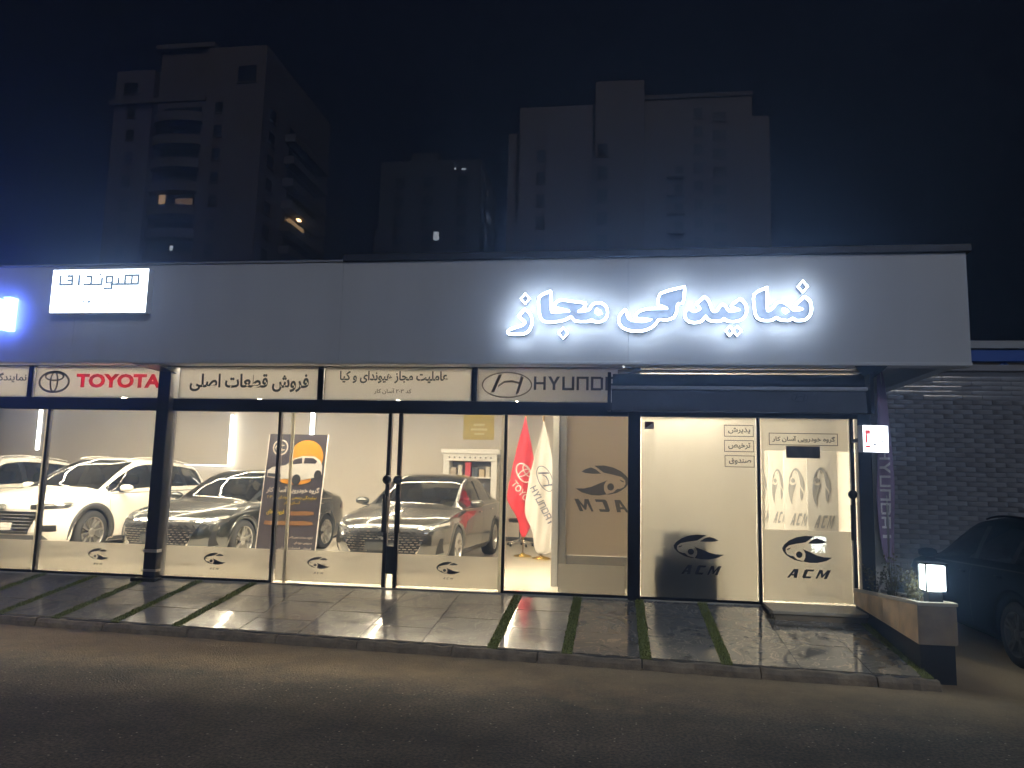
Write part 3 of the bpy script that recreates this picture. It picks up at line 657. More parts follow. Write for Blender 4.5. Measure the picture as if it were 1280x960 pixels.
text('small_lettering', 'کد ۲۰۳ آسان کار', M_txt, t, -.30, .19, .075, .15, -.019, .003, arabic=True, bold=.008)
t = board(-1.75, .12, 'pale sign board with slanted H oval and grey HYUNDAI lettering')
hyundai_mark(-.565+.0, .205, .32, -.024, -.0195).build('emblem', mat('badge_bronze', (.27,.24,.21), .4, .2), t)
block_letters('HYUNDAI', -.235, 1.13*.84+.06, .145, .315, -.023, -.019).build('lettering', mat('hyundai_ink', (.10,.10,.13), .5), t)
# rolled-up awning over the office
aw = thing('awning', 'dark rolled-up fabric awning with pale front bar over the office', 'awning', (1.4, 9.3, 2.55))
M_aw = mat('awning_fabric', (.085,.095,.12), .75, vary=(3,.15), bump=(6,.3,.03))
MB().hexa([(-1.47,-.06,.0),(1.44,-.06,.0),(1.44,.12,.0),(-1.47,.12,.0),(-1.47,-.02,.255),(1.44,-.02,.255),(1.44,.12,.255),(-1.47,.12,.255)]).build('valance', M_aw, aw)
bx('front_bar', mat('bar_pale', (.42,.44,.48), .4, .3), aw, -1.49, 1.46, -.05, .12, .258, .30, .008)
MB().cyl((-1.46, .04, .38), (1.43, .04, .38), .075, 20).build('fabric_roll', M_aw, aw, True)
bx('cassette', mat('cassette', (.42,.40,.36), .45), aw, -1.40, 1.40, -.06, .10, .468, .495, .006)
hyundai_mark(.70, .17, .095, -.049, -.043).build('emblem', mat('aw_ink', (.03,.032,.04), .5), aw)
for x in (-1.5, 1.5): bx('arm', M_frame, aw, x-.02, x+.02, -.06, .14, .0, .46)

# ================================================================== CARS
def pchip(xs, ys):
    n = len(xs); h = [xs[i+1]-xs[i] for i in range(n-1)]; dl = [(ys[i+1]-ys[i])/h[i] for i in range(n-1)]; m_ = [0]*n
    m_[0], m_[-1] = dl[0], dl[-1]
    for i in range(1, n-1):
        if dl[i-1]*dl[i] > 0:
            w1 = 2*h[i]+h[i-1]; w2 = h[i]+2*h[i-1]; m_[i] = (w1+w2)/(w1/dl[i-1]+w2/dl[i])
    def f(x):
        if x <= xs[0]: return ys[0]
        if x >= xs[-1]: return ys[-1]
        i = max(k for k in range(n-1) if xs[k] <= x); t = (x-xs[i])/h[i]
        return ys[i]*(2*t**3-3*t*t+1) + m_[i]*h[i]*(t**3-2*t*t+t) + ys[i+1]*(-2*t**3+3*t*t) + m_[i+1]*h[i]*(t**3-t*t)
    return f
def tab(*pts): return pchip([p[0] for p in pts], [p[1] for p in pts])
SEDAN = dict(L=4.62, wheels=(.90, 3.60), r=.325, W=.905,
    zt=tab((0,.60),(.04,.68),(.15,.745),(.45,.825),(.85,.90),(1.28,.965),(1.45,1.04),(1.80,1.225),(2.10,1.365),(2.35,1.435),(2.75,1.465),(3.2,1.435),(3.55,1.34),(3.95,1.16),(4.12,1.095),(4.45,1.085),(4.58,1.04),(4.62,.95)),
    zs=tab((0,.555),(.04,.62),(.15,.68),(.45,.765),(.9,.835),(1.28,.875),(2.0,.91),(3.2,.955),(4.1,.985),(4.5,.97),(4.62,.86)),
    wm=tab((0,.70),(.05,.77),(.2,.845),(.6,.895),(1.2,.905),(3.6,.905),(4.2,.87),(4.55,.80),(4.62,.74)),
    wt=tab((0,.50),(.1,.58),(.5,.66),(1.2,.70),(1.5,.69),(1.9,.655),(2.4,.635),(3.2,.62),(3.7,.63),(4.1,.62),(4.62,.55)),
    cowl=1.28, head=2.22, rear0=3.36, rear1=4.02, side=(1.42, 3.95), pillars=((2.52,2.64),(3.42,3.50)), arch=.385, arch_dark=False)
SUV = dict(L=4.46, wheels=(.90, 3.54), r=.355, W=.92,
    zt=tab((0,.74),(.04,.84),(.12,.91),(.4,.98),(.8,1.035),(1.12,1.08),(1.3,1.17),(1.7,1.395),(1.98,1.53),(2.2,1.60),(2.6,1.635),(3.2,1.62),(3.8,1.565),(4.0,1.52),(4.2,1.36),(4.4,1.10),(4.46,.98)),
    zs=tab((0,.68),(.04,.78),(.12,.85),(.4,.905),(.8,.95),(1.2,.985),(2.0,1.01),(3.2,1.05),(4.0,1.08),(4.35,1.03),(4.46,.90)),
    wm=tab((0,.74),(.05,.80),(.2,.86),(.6,.91),(1.2,.92),(3.6,.92),(4.2,.88),(4.40,.82),(4.46,.78)),
    wt=tab((0,.55),(.1,.63),(.5,.71),(1.1,.76),(1.4,.71),(1.9,.645),(2.4,.615),(3.2,.60),(3.9,.575),(4.2,.60),(4.46,.6)),
    cowl=1.12, head=2.10, rear0=4.0, rear1=4.36, side=(1.26, 3.98), pillars=((2.42,2.54),(3.32,3.42)), arch=.43, arch_dark=True)
def catmull(p0, p1, p2, p3, t):
    return tuple(.5*((2*b_)+(-a+c)*t+(2*a-5*b_+4*c-d_)*t*t+(-a+3*b_-3*c+d_)*t**3) for a, b_, c, d_ in zip(p0, p1, p2, p3))
def section(c, y):
    """half section from the sill to the roof centre; returns points and the index of belt and roof edge"""
    W, zt, zs, wt = c['wm'](y), c['zt'](y), c['zs'](y), c['wt'](y); L = c['L']
    zl = .19 + .07*max(0, 1-y/.5)**2 + .10*max(0, 1-(L-y)/.6)**2
    hood = 1 if (y < c['cowl'] or y > c['rear1']) else 0
    P = [(W*.90, zl), (W*.965, zl+.10), (W*.995, zl+(zs-zl)*.45), (W*.985, zs-.13*(zs-zl)-.01), (W*.925, zs)]
    drop = .030 if hood else .055
    top = (wt, max(zt-drop, zs+.006)); Q = [top, (wt*.72, zt-.012), (wt*.38, zt-.003), (0, zt)]
    pts = []
    for i in range(4):
        p0 = P[max(0, i-1)]; p3 = P[min(4, i+2)]
        for k in range(4): pts.append(catmull(p0, P[i], P[i+1], p3, k/4))
    belt = len(pts); a = P[4]; n = 8
    for k in range(n):
        t = k/n; bul = math.sin(math.pi*t)*.012
        pts.append((a[0]+(top[0]-a[0])*t + bul, a[1]+(top[1]-a[1])*t))
    edge = len(pts)
    for i in range(3):
        p0 = Q[max(0, i-1)] if i else (top[0]+.03, top[1]-.03); p3 = Q[i+2] if i < 2 else (-Q[2][0], Q[2][1])
        for k in range(4): pts.append(catmull(p0, Q[i], Q[i+1], p3, k/4))
    pts.append((0.0, zt)); return pts, belt, edge
def bend(c, x, y, z):
    """plan curve of nose and tail, and the bumper's bulge"""
    L = c['L']; q = (abs(x)/.9)
    f = max(0, 1-y/1.0); r_ = max(0, 1-(L-y)/.8)
    y += .26*f*f*q**2.6 - .055*f**3*math.exp(-((z-.42)/.16)**2)
    y -= .20*r_*r_*q**2.6 - .05*r_**3*math.exp(-((z-.55)/.2)**2)
    return (x, y, z)
M_tyre = mat('tyre', (.016,.016,.016), .8); M_rim = mat('alloy', (.50,.49,.47), .28, .85); M_dark = mat('car_black', (.008,.008,.009), .5, spec=.25)
M_cg = glass('car_glass', (.50,.52,.48), 1.6); M_seat = mat('car_seat', (.035,.032,.03), .7)
M_lens = glass('lamp_lens', (.75,.75,.72), 2.0); M_red = mat('tail_red', (.25,.01,.01), .2)
M_plate = mat('plate_white', (.7,.7,.68), .5)
def wheel(c, parent, x, y, side, style):
    r = c['r']; wd = .105
    t = MB().lathe([(r*.70,-wd),(r*.75,-wd*1.05),(r*.93,-wd),(r,-wd*.7),(r,wd*.7),(r*.93,wd),(r*.75,wd*1.05),(r*.70,wd)], 'X', 40).build('wheel', M_tyre, parent, True)
    t.location = (x, y, r)
    b = MB().lathe([(r*.71,wd*.9),(r*.705,wd*1.0),(r*.67,wd*.92),(r*.64,wd*.45),(r*.2,wd*.30)], 'X', 40)
    n = style; 
    for k in range(n):
        a = 2*math.pi*k/n + .2
        for off in ((-.10, .10) if n <= 5 else (0,)):
            a2 = a + off*1.6; c1, s1 = math.cos(a+off*.9), math.sin(a+off*.9); c2, s2 = math.cos(a2), math.sin(a2); h = .024 if n <= 5 else .020
            p, q = Vector((0, c1*r*.14, s1*r*.14)), Vector((0, c2*r*.68, s2*r*.68)); tn = (q-p).normalized(); nn = Vector((0,-tn.z,tn.y))*h
            x1, x2 = wd*.78, wd*.98
            b.hexa([(x1-.03,*(p-nn*1.1).yz),(x1-.03,*(p+nn*1.1).yz),(x2-.04,*(q+nn).yz),(x2-.04,*(q-nn).yz),(x1,*(p-nn*.8).yz),(x1,*(p+nn*.8).yz),(x2-.005,*(q+nn*.7).yz),(x2-.005,*(q-nn*.7).yz)])
    b.lathe([(0,wd*.92),(r*.12,wd*.9),(r*.2,wd*.8),(r*.2,wd*.5)], 'X', 20)
    if side < 0: b.xf(lambda p: Vector((-p.x, p.y, p.z)))
    b.build('rim', M_rim, t, False)
    g_ = MB().lathe([(0,wd*.2),(r*.6,wd*.2)], 'X', 24)
    if side < 0: g_.xf(lambda p: Vector((-p.x, p.y, p.z)))
    g_.build('brake_disc', mat('disc', (.06,.06,.06), .5, .6), t)
def make_car(name, label, c, paint, front, spokes=5, cat='car', group=None):
    root = thing(name, label, cat, group=group); L = c['L']
    ys = sorted(set([round(L*i/110, 3) for i in range(111)] + [.01,.02,.03,.05,.07,L-.01,L-.03,L-.05, c['cowl'], c['head'], c['rear0'], c['rear1'], *c['side'], *[q for p in c['pillars'] for q in p]]))
    secs = [section(c, y) for y in ys]; belt, edge = secs[0][1], secs[0][2]; n = len(secs[0][0]); N = len(ys)
    def idx(i, j, s): return (i*(2*n-1)) + (n-1 + s*(n-1-j))
    V = []
    for i, y in enumerate(ys):
        pts = secs[i][0]
        full = [(-p[0], p[1]) for p in pts] + [(p[0], p[1]) for p in reversed(pts[:-1])]
        V += [bend(c, p[0], y, p[1]) for p in full]
    M2 = 2*n-1; parts = {'body': [], 'windscreen': [], 'rear_window': [], 'side_window': [[], []], 'pillar': []}
    for i in range(N-1):
        ym = (ys[i]+ys[i+1])/2
        for k in range(M2-1):
            j = k if k < n-1 else M2-2-k        # segment index counted from the sill
            f = (i*M2+k, i*M2+k+1, (i+1)*M2+k+1, (i+1)*M2+k)
            zc = sum(V[q][2] for q in f)/4; yc = sum(V[q][1] for q in f)/4; xc = sum(V[q][0] for q in f)/4
            if j < belt and any((yc-wy)**2 + (zc-c['r'])**2 < c['arch']**2 for wy in c['wheels']): continue
            if j >= edge+1 and c['cowl']+.02 < ym < c['head']: parts['windscreen'].append(f); continue
            if j >= edge+1 and c['rear0'] < ym < c['rear1']: parts['rear_window'].append(f); continue
            zt_, zs_ = c['zt'](ym), c['zs'](ym)
            if belt+1 <= j < edge-1 and c['side'][0] < ym < c['side'][1] and zt_-zs_ > .13:
                if any(a < ym < b_ for a, b_ in c['pillars']): parts['pillar'].append(f)
                else: parts['side_window'][0 if k < n-1 else 1].append(f)
                continue
            parts['body'].append(f)
    # close nose and tail
    vb = list(V)
    for i, sgn in ((0, 1), (N-1, -1)):
        pts = secs[i][0]; K = 14; rows = []
        for j in range(n):
            row = []
            for k in range(K+1):
                x = -pts[j][0] + 2*pts[j][0]*k/K; vb.append(bend(c, x, ys[i], pts[j][1])); row.append(len(vb)-1)
            rows.append(row)
        for j in range(n-1):
            for k in range(K): parts['body'].append((rows[j][k], rows[j][k+1], rows[j+1][k+1], rows[j+1][k]))
    def sub(name_, faces, M, parent=root, thick=0, smooth=True):
        used = sorted(set(q for f in faces for q in f)); mp = {q: i for i, q in enumerate(used)}
        me = bpy.data.meshes.new(name_); me.from_pydata([vb[q] for q in used], [], [tuple(mp[q] for q in f) for f in faces])
        bm = bmesh.new(); bm.from_mesh(me); bmesh.ops.remove_doubles(bm, verts=bm.verts[:], dist=.0004); bmesh.ops.recalc_face_normals(bm, faces=bm.faces[:]); bm.to_mesh(me); bm.free()
        for p in me.polygons: p.use_smooth = smooth
        me.materials.append(M); o = bpy.data.objects.new(name_, me); COL.objects.link(o); o.parent = parent; return o
    body = sub('body', parts['body'], paint)
    sub('windscreen', parts['windscreen'], M_cg); sub('rear_window', parts['rear_window'], M_cg)
    for q in parts['side_window']: sub('side_window', q, M_cg)
    for a, b_ in c['pillars']:
        for s in (-1, 1): sub('pillar_trim', [f for f in parts['pillar'] if vb[f[0]][0]*s > 0 and a-.02 < sum(vb[q][1] for q in f)/4 < b_+.02], M_dark)
    bvh = BVHTree.FromPolygons(vb, parts['body'])
    def onfront(x, z, off=.006):
        h = bvh.ray_cast(Vector((x, -3, z)), Vector((0, 1, 0)))
        return None if h[0] is None else h[0] + Vector((0, -off, 0)) + h[1]*0
    def onside(y, z, s, off=.004):
        h = bvh.ray_cast(Vector((s*3, y, z)), Vector((-s, 0, 0)))
        return None if h[0] is None else h[0] + Vector((s*off, 0, 0))
    def ontop(x, y, off=.004):
        h = bvh.ray_cast(Vector((x, y, 4)), Vector((0, 0, -1))); return None if h[0] is None else h[0] + Vector((0,0,off))
    def patch(name_, M, corners, fn=onfront, nx=14, nz=5, off=.006, parent=root):
        """four-cornered patch laid over the body, corners (low a, low b, high b, high a)"""
        g_ = []; 
        for j in range(nz+1):
            for i in range(nx+1):
                s, t = i/nx, j/nz
                lo = Vector(corners[0]).lerp(Vector(corners[1]), s); hi = Vector(corners[3]).lerp(Vector(corners[2]), s); p = lo.lerp(hi, t)
                g_.append(fn(p.x, p.y, off))
        fs = []
        for j in range(nz):
            for i in range(nx):
                q = (j*(nx+1)+i, j*(nx+1)+i+1, (j+1)*(nx+1)+i+1, (j+1)*(nx+1)+i)
                if all(g_[k] is not None for k in q) and max((g_[q[a]]-g_[q[b_]]).length for a, b_ in ((0,1),(1,2),(2,3))) < .28: fs.append(q)
        g_ = [tuple(p) if p is not None else (0,0,.5) for p in g_]
        if not fs: return None
        o = MB().add(g_, fs).build(name_, M, parent, True)
        return o
    for s in (-1, 1):
        for wi, wy in enumerate(c['wheels']):
            wheel(c, root, s*(c['W']-.115), wy, s, spokes)
            # wheel arch lip following the body, and the dark well behind it
            R0, R1 = c['arch']-.035, c['arch']+(.055 if c['arch_dark'] else .02); vs = []; fs = []; K = 26
            for k in range(K+1):
                a = R(-12) + R(204)*k/K; row = []
                for rr in (R0, R1):
                    Y, Z = wy + rr*math.cos(a), max(.14, c['r'] + rr*math.sin(a)); p = onside(wy+R1*math.cos(a)*1.02, max(.25, c['r']+R1*math.sin(a)*1.02), s, .010)
                    row.append((p.x if p else s*(c['W']-.02), Y, Z))
                vs += [row[0], row[1], (row[1][0]-s*.03, row[1][1], row[1][2]), (row[0][0]-s*.08, row[0][1], row[0][2])]
            for k in range(K):
                for q in range(4): fs.append((k*4+q, k*4+(q+1)%4, (k+1)*4+(q+1)%4, (k+1)*4+q))
            MB().add(vs, fs).build('arch_trim', mat('cladding', (.03,.03,.03), .6) if c['arch_dark'] else paint, root, True)
            ww = MB(); K2 = 20; rw_ = c['arch']-.01; xo, xi = s*(c['W']-.05), s*.45; vs = []
            for k in range(K2+1):
                a = R(-8)+R(196)*k/K2; Yw, Zw = wy+rw_*math.cos(a), c['r']+rw_*math.sin(a); vs += [(xo, Yw, Zw), (xi, Yw, Zw)]
            ww.add(vs, [(2*k, 2*k+1, 2*k+3, 2*k+2) for k in range(K2)] + [tuple(2*k+1 for k in range(K2+1))]); ww.build('wheel_well', M_dark, root)
        # mirrors
        my = c['cowl']+.34; mz = c['zs'](my)+.085; mx = s*(c['wm'](my)+.085)
        mo = MB(); 
        for a in range(7):
            pass
        prof = [(0,-.10),(.045,-.092),(.068,-.055),(.075,0),(.070,.06),(.045,.105),(0,.115)]
        mo.lathe(prof, 'X', 16); mo.xf(lambda p: Vector((mx + p.x*1.05, my + p.y*.95 + .02*abs(p.x)/.1, mz + p.z*.85)))
        mr = mo.build('mirror', paint, root, True)
        MB().hexa([(mx-s*.12,my-.02,mz-.075),(mx-s*.02,my-.02,mz-.07),(mx-s*.02,my+.03,mz-.07),(mx-s*.12,my+.03,mz-.075),(mx-s*.11,my-.02,mz-.05),(mx-s*.02,my-.02,mz-.045),(mx-s*.02,my+.03,mz-.045),(mx-s*.11,my+.03,mz-.05)]).build('mirror_foot', M_dark, mr)
        # door shut lines, handles, sill
        zs1 = .30
        for yy in (c['cowl']+.12, c['pillars'][0][0]+.06):
            patch('shut_line', M_dark, [(yy,zs1),(yy+.009,zs1),(yy+.009,c['zs'](yy)-.02),(yy,c['zs'](yy)-.02)], lambda a, b_, o_: onside(a, b_, s, o_), 1, 16, .0015)
        for yy in (c['pillars'][0][0]-.12, c['pillars'][1][0]-.10):
            p = onside(yy, c['zs'](yy)-.10, s, .012)
            if p: MB().lathe([(0,-.09),(.012,-.08),(.016,0),(.012,.08),(0,.09)], 'Y', 8, tuple(p)).build('door_handle', paint if c['arch_dark'] else M_chrome, root, True)
        patch('sill_trim', mat('cladding', (.03,.03,.03), .6), [(c['wheels'][0]+.42,.20),(c['wheels'][1]-.42,.20),(c['wheels'][1]-.42,.27),(c['wheels'][0]+.42,.27)], lambda a, b_, o_: onside(a, b_, s, o_), 20, 2, .006)
        # window trim line along the belt
        patch('belt_trim', M_chrome if not c['arch_dark'] else M_dark, [(c['side'][0]+.05,c['zs'](1.6)-.022),(c['side'][1]-.1,c['zs'](3.6)-.022),(c['side'][1]-.1,c['zs'](3.6)-.008),(c['side'][0]+.05,c['zs'](1.6)-.008)], lambda a, b_, o_: onside(a, b_, s, o_), 30, 1, .004)
    front(c, root, patch, onfront, onside, ontop, paint)
    # rear lamps, underside, cabin
    for s in (-1, 1):
        patch('tail_lamp', M_red, [(L-.42,c['zs'](L-.3)-.22),(L-.03,c['zs'](L-.3)-.24),(L-.03,c['zs'](L-.3)-.10),(L-.34,c['zs'](L-.3)-.09)], lambda a, b_, o_: onside(a, b_, s, o_), 8, 3, .006)
    MB().box(-.78, .78, .35, L-.3, .17, .30).build('underbody', M_dark, root)
    MB().hexa([(-.66,c['cowl']+.1,.6),(.66,c['cowl']+.1,.6),(.66,c['cowl']+.75,.6),(-.66,c['cowl']+.75,.6),(-.66,c['cowl']+.05,c['zs'](1.5)-.01),(.66,c['cowl']+.05,c['zs'](1.5)-.01),(.66,c['cowl']+.68,c['zs'](1.5)+.02),(-.66,c['cowl']+.68,c['zs'](1.5)+.02)]).build('dashboard', M_seat, root)
    MB().ring(0, 0, .18, .18, .028, -.014, .014, 24).xf(lambda p: Vector((p.x+.38, c['cowl']+.86+p.y*.9-p.z*.4, c['zs'](1.6)+.02+p.z*.9))).build('steering_wheel', M_dark, root, True)
    zc = .42 if not c['arch_dark'] else .55
    for yy in (c['cowl']+1.15, c['cowl']+2.0):
        for s in (-1, 1):
            sb = MB()
            for (z, hw, hd, dy) in ((0,.24,.09,0),(.3,.25,.08,.06),(.52,.22,.06,.12),(.55,.16,.05,.13),(.575,.05,.03,.13),(.60,.10,.045,.135),(.64,.13,.055,.14),(.75,.12,.05,.15),(.79,.07,.03,.15)):
                pass
            rows = [(0,.24,.09,0),(.3,.25,.08,.06),(.50,.22,.06,.12),(.545,.15,.05,.13),(.55,.05,.02,.13),(.58,.05,.02,.13),(.585,.12,.05,.135),(.65,.135,.06,.14),(.73,.125,.05,.15),(.77,.08,.03,.15)]
            vs = []; K = 12
            for (z, hw, hd, dy) in rows:
                for k in range(K):
                    a = 2*math.pi*k/K; vs.append((s*.37 + hw*math.copysign(abs(math.cos(a))**.6, math.cos(a)), yy+dy+hd*math.copysign(abs(math.sin(a))**.6, math.sin(a)), zc+z))
            fs = [(i*K+k, i*K+(k+1)%K, (i+1)*K+(k+1)%K, (i+1)*K+k) for i in range(len(rows)-1) for k in range(K)] + [tuple((len(rows)-1)*K+k for k in range(K))]
            sb.add(vs, fs).build('seat', M_seat, root, True)
    return root
def lamp_set(c, root, patch, corners, paint, s):
    o = patch('headlight', mat('lamp_bowl', (.012,.012,.013), .3, .0), corners, nx=18, nz=5, off=.008)
    return o
def front_sedan(c, root, patch, onfront, onside, ontop, paint):
    # wide dark grille flaring down to the bumper, rows of bright dashes
    gr = patch('grille', M_dark, [(-.50,.28),(.50,.28),(.67,.63),(-.67,.63)], nx=28, nz=10, off=.012)
    dm = MB()
    for r_ in range(9):
        z = .315 + r_*.034; hw = .49 + .16*(z-.28)/.35; n = 13; 
        for k in range(n):
            x = -hw + 2*hw*(k+.5+(.25 if r_ % 2 else -.25)*1.0)/n
            if abs(x) > hw-.02 or (abs(x) < .20 and z < .46) : continue
            p = onfront(x, z, .018)
            if p is None: continue
            l_ = .034; dm.hexa([(x-l_,p.y,z-.006),(x+l_,p.y,z-.006),(x+l_,p.y+.008,z-.006),(x-l_,p.y+.008,z-.006),(x-l_*.8,p.y,z+.007),(x+l_*.8,p.y,z+.007),(x+l_*.8,p.y+.008,z+.007),(x-l_*.8,p.y+.008,z+.007)])
    if gr:
        tag(dm.build('grille_dashes', M_chrome, gr), kind='stuff')
        patch('chrome_bar', M_chrome, [(-.66,.632),(.66,.632),(.67,.650),(-.67,.650)], nx=28, nz=1, off=.016, parent=gr)
    p = onfront(0, .545, .024)
    if p: MB().ring(0, .545, .085, .052, .016, p.y-.004, p.y+.004, 28).build('badge', M_chrome, root)
    patch('number_plate', mat('plate_dark', (.03,.035,.04), .4), [(-.25,.33),(.25,.33),(.25,.44),(-.25,.44)], nx=6, nz=2, off=.022)
    for s in (-1, 1):
        o = lamp_set(c, root, patch, [(s*.52,.575),(s*.87,.64),(s*.89,.76),(s*.48,.66)], paint, s)
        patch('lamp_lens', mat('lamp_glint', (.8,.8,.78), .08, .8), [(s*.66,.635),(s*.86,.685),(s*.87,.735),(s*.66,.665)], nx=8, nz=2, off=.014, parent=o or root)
        patch('light_strip', M_chrome, [(s*.60,.585),(s*.49,.29),(s*.515,.29),(s*.645,.59)], nx=2, nz=12, off=.016)
        patch('intake', M_dark, [(s*.74,.27),(s*.82,.29),(s*.83,.50),(s*.80,.50)], nx=4, nz=5, off=.008)
    patch('lower_lip', M_dark, [(-.6,.235),(.6,.235),(.62,.275),(-.62,.275)], nx=20, nz=2, off=.008)
def front_suv(c, root, patch, onfront, onside, ontop, paint):
    gr = patch('grille', M_dark, [(-.50,.36),(.50,.36),(.60,.70),(-.60,.70)], nx=26, nz=10, off=.012)
    bar = MB()
    for r_ in range(6):
        z = .40 + r_*.05; hw = .48 + .09*(z-.36)/.34
        P = [onfront(-hw+2*hw*k/16, z, .020) for k in range(17)]; P = [tuple(p) for p in P if p is not None]
        if len(P) > 3: bar.tube(P, .006, 5)
    if gr: tag(bar.build('grille_bars', mat('grille_grey', (.05,.05,.05), .4), gr), kind='stuff')
    p = onfront(0, .765, .016)
    if p: toyota_mark(0, .765, .075, p.y-.004, p.y+.004, .16).build('badge', M_chrome, root)
    patch('number_plate', M_plate, [(-.25,.42),(.25,.42),(.25,.53),(-.25,.53)], nx=6, nz=2, off=.026)
    for s in (-1, 1):
        o = lamp_set(c, root, patch, [(s*.47,.735),(s*.86,.755),(s*.905,.865),(s*.45,.805)], paint, s)
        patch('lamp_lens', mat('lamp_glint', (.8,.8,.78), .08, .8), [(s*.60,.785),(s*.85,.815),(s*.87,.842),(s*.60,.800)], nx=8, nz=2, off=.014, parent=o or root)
        patch('fog_lamp', M_dark, [(s*.66,.40),(s*.82,.40),(s*.82,.50),(s*.70,.50)], nx=5, nz=3, off=.010)
        P = [ontop(s*.52, y, .03) for y in [2.1+.1*k for k in range(18)]]
        P = [tuple(p) for p in P if p is not None]
        MB().tube(P, .014, 6).build('roof_rail', paint, root, True)
    patch('lower_bumper', mat('cladding', (.03,.03,.03), .6), [(-.76,.24),(.76,.24),(.70,.345),(-.70,.345)], nx=24, nz=3, off=.010)
def paint_mat(name, color, metal, rough):
    M = mat(name, color, rough, metal, coat=1.0); p = M.node_tree.nodes['Principled BSDF']; p.inputs['Coat Roughness'].default_value = .04; return M
P_white = paint_mat('white_car_paint', (.76,.74,.69), .0, .35)
P_grey = paint_mat('grey_car_paint', (.026,.025,.023), .45, .24)
P_grey2 = paint_mat('dark_grey_car_paint', (.020,.022,.0215), .45, .24)
P_black = mat('black_car_paint', (.0025,.0025,.003), .6, spec=.03)
M_cgd = glass('dark_car_glass', (.05,.055,.055), .6)
def place(o, x, y, deg, z=FZ): o.location = (x, y, z); o.rotation_euler = (0, 0, R(deg)); return o
GR = 'cars on display in the showroom'
sedan = make_car('sedan_car', 'grey sedan facing the double glass doors with its side to the flags', SEDAN, P_grey, front_sedan, 5, group=GR)
place(sedan, -3.34, 10.92, -3)
c2 = copy_tree(sedan); place(c2, -6.80, 10.85, -6.5)
c2['label'] = 'dark grey sedan partly hidden by the roll-up banner and the dark column'
for ch in c2.children:
    if ch.data.materials and ch.data.materials[0] == P_grey: ch.data = ch.data.copy(); ch.data.materials[0] = P_grey2
suv = make_car('suv_car', 'white sport utility car with black grille and dark wheel arches', SUV, P_white, front_suv, 10, group=GR)
place(suv, -9.53, 11.0, -4.5)
s2 = copy_tree(suv); place(s2, -12.55, 11.4, -5); s2['label'] = 'white car at the far left edge, only its roof and side windows in view'
bc = make_car('black_car', 'black car parked outside beside the lit planter', SUV, P_black, front_suv, 5)
place(bc, 0, 0, 0, 0)
for ch in bc.children:
    if ch.data.materials and ch.data.materials[0] == M_cg: ch.data.materials[0] = M_cgd
    if ch.name.startswith(('arch_trim', 'sill_trim', 'lower_bumper')): ch.data.materials[0] = P_black
    for g_ in ch.children:
        if g_.name.startswith('rim'): g_.data.materials[0] = mat('dark_alloy', (.10,.10,.10), .4, .5)
bc.scale = (.93, .93, .87)
th = R(180-1)     # nose towards the brick wall
# rear wheel stands at (3.9, 8.35)
rw = Vector((-(SUV['W']-.02)*.93, SUV['wheels'][1]*.93, 0)); rw = Matrix.Rotation(th, 3, 'Z') @ Vector((-rw.x*-1*-1, rw.y, 0))
_l = Matrix.Rotation(th, 3, 'Z') @ Vector(((SUV['W']-.02)*.93, SUV['wheels'][1]*.93, 0))
bc.rotation_euler = (0, 0, th); bc.location = (3.86 - _l.x, 8.32 - _l.y, 0)

# ================================================================== THINGS IN THE SHOWROOM
# roll-up banner standing behind the glass
bn = thing('rollup_banner', 'dark purple roll-up banner with orange disc and a white car, leaning slightly', 'banner', (-4.60, 10.4, FZ))
M_ban = mat('banner_print', (.055,.048,.062), .45)
lean = lambda p: Vector((p.x + p.z*.055, p.y + p.z*.02, p.z))
MB().box(-.43, .43, -.004, .004, .06, 1.94).xf(lean).build('print', M_ban, bn)
for x in (-.437, .437): MB().box(x-.006, x+.006, -.006, .006, .06, 1.945).xf(lean).build('edge', M_white, bn)
MB().box(-.46, .46, -.06, .06, 0, .058).build('base', M_steel, bn, bevel=.01)
MB().cyl((0, .02, .05), (.1, .06, 1.9), .012, 8).build('pole', M_steel, bn)
BY = -.0055
M_or = mat('print_orange', (.62,.27,.03), .5); M_wp = mat('print_white', (.62,.60,.57), .5); M_yl = mat('print_yellow', (.55,.42,.02), .5); M_tan = mat('print_brown', (.24,.12,.045), .5)
def flat(name, polys, M, y0=BY, dy=.0015):
    b = MB()
    for p in polys: b.prism(p, y0-dy, y0)
    return b.xf(lean).build(name, M, bn)
disc = [(.15+.25*math.cos(R(a)), 1.61+.25*math.sin(R(a))) for a in range(0, 360, 12)]
flat('orange_disc', [disc], M_or)
flat('orange_shadow', [[(.02+.24*math.cos(R(a)), 1.30+.07*math.sin(R(a))) for a in range(0, 360, 15)]], M_or)
bd = [(-.40,1.33),(-.40,1.42),(-.34,1.47),(-.14,1.50),(-.02,1.60),(.10,1.635),(.28,1.63),(.36,1.58),(.40,1.50),(.41,1.38),(.36,1.345),(.10,1.29),(-.02,1.29),(-.10,1.31),(-.20,1.30)]
flat('car_picture', [bd], M_wp, BY-.0018)
flat('car_windows', [[(-.10,1.51),(-.01,1.585),(.09,1.612),(.10,1.53)], [(.125,1.53),(.13,1.61),(.26,1.608),(.32,1.565),(.30,1.53)]], M_ban, BY-.0036)
flat('car_wheels', [[(.04+.065*math.cos(R(a)), 1.30+.075*math.sin(R(a))) for a in range(0,360,20)], [(.35+.055*math.cos(R(a)), 1.37+.07*math.sin(R(a))) for a in range(0,360,20)]], mat('print_dark', (.03,.03,.035), .5), BY-.0036)
flat('car_grille', [[(-.39,1.34),(-.39,1.385),(-.2,1.375),(-.2,1.33)]], MATS['print_dark'], BY-.0036)
b = MB().ring(-.25, 1.75, .115, .115, .02, BY-.002, BY, 32); b.xf(lean).build('round_badge', M_wp, bn)
acm_emblem(-.25, 1.75, .08, .05, BY-.002, BY).xf(lean).build('badge_emblem', M_wp, bn)
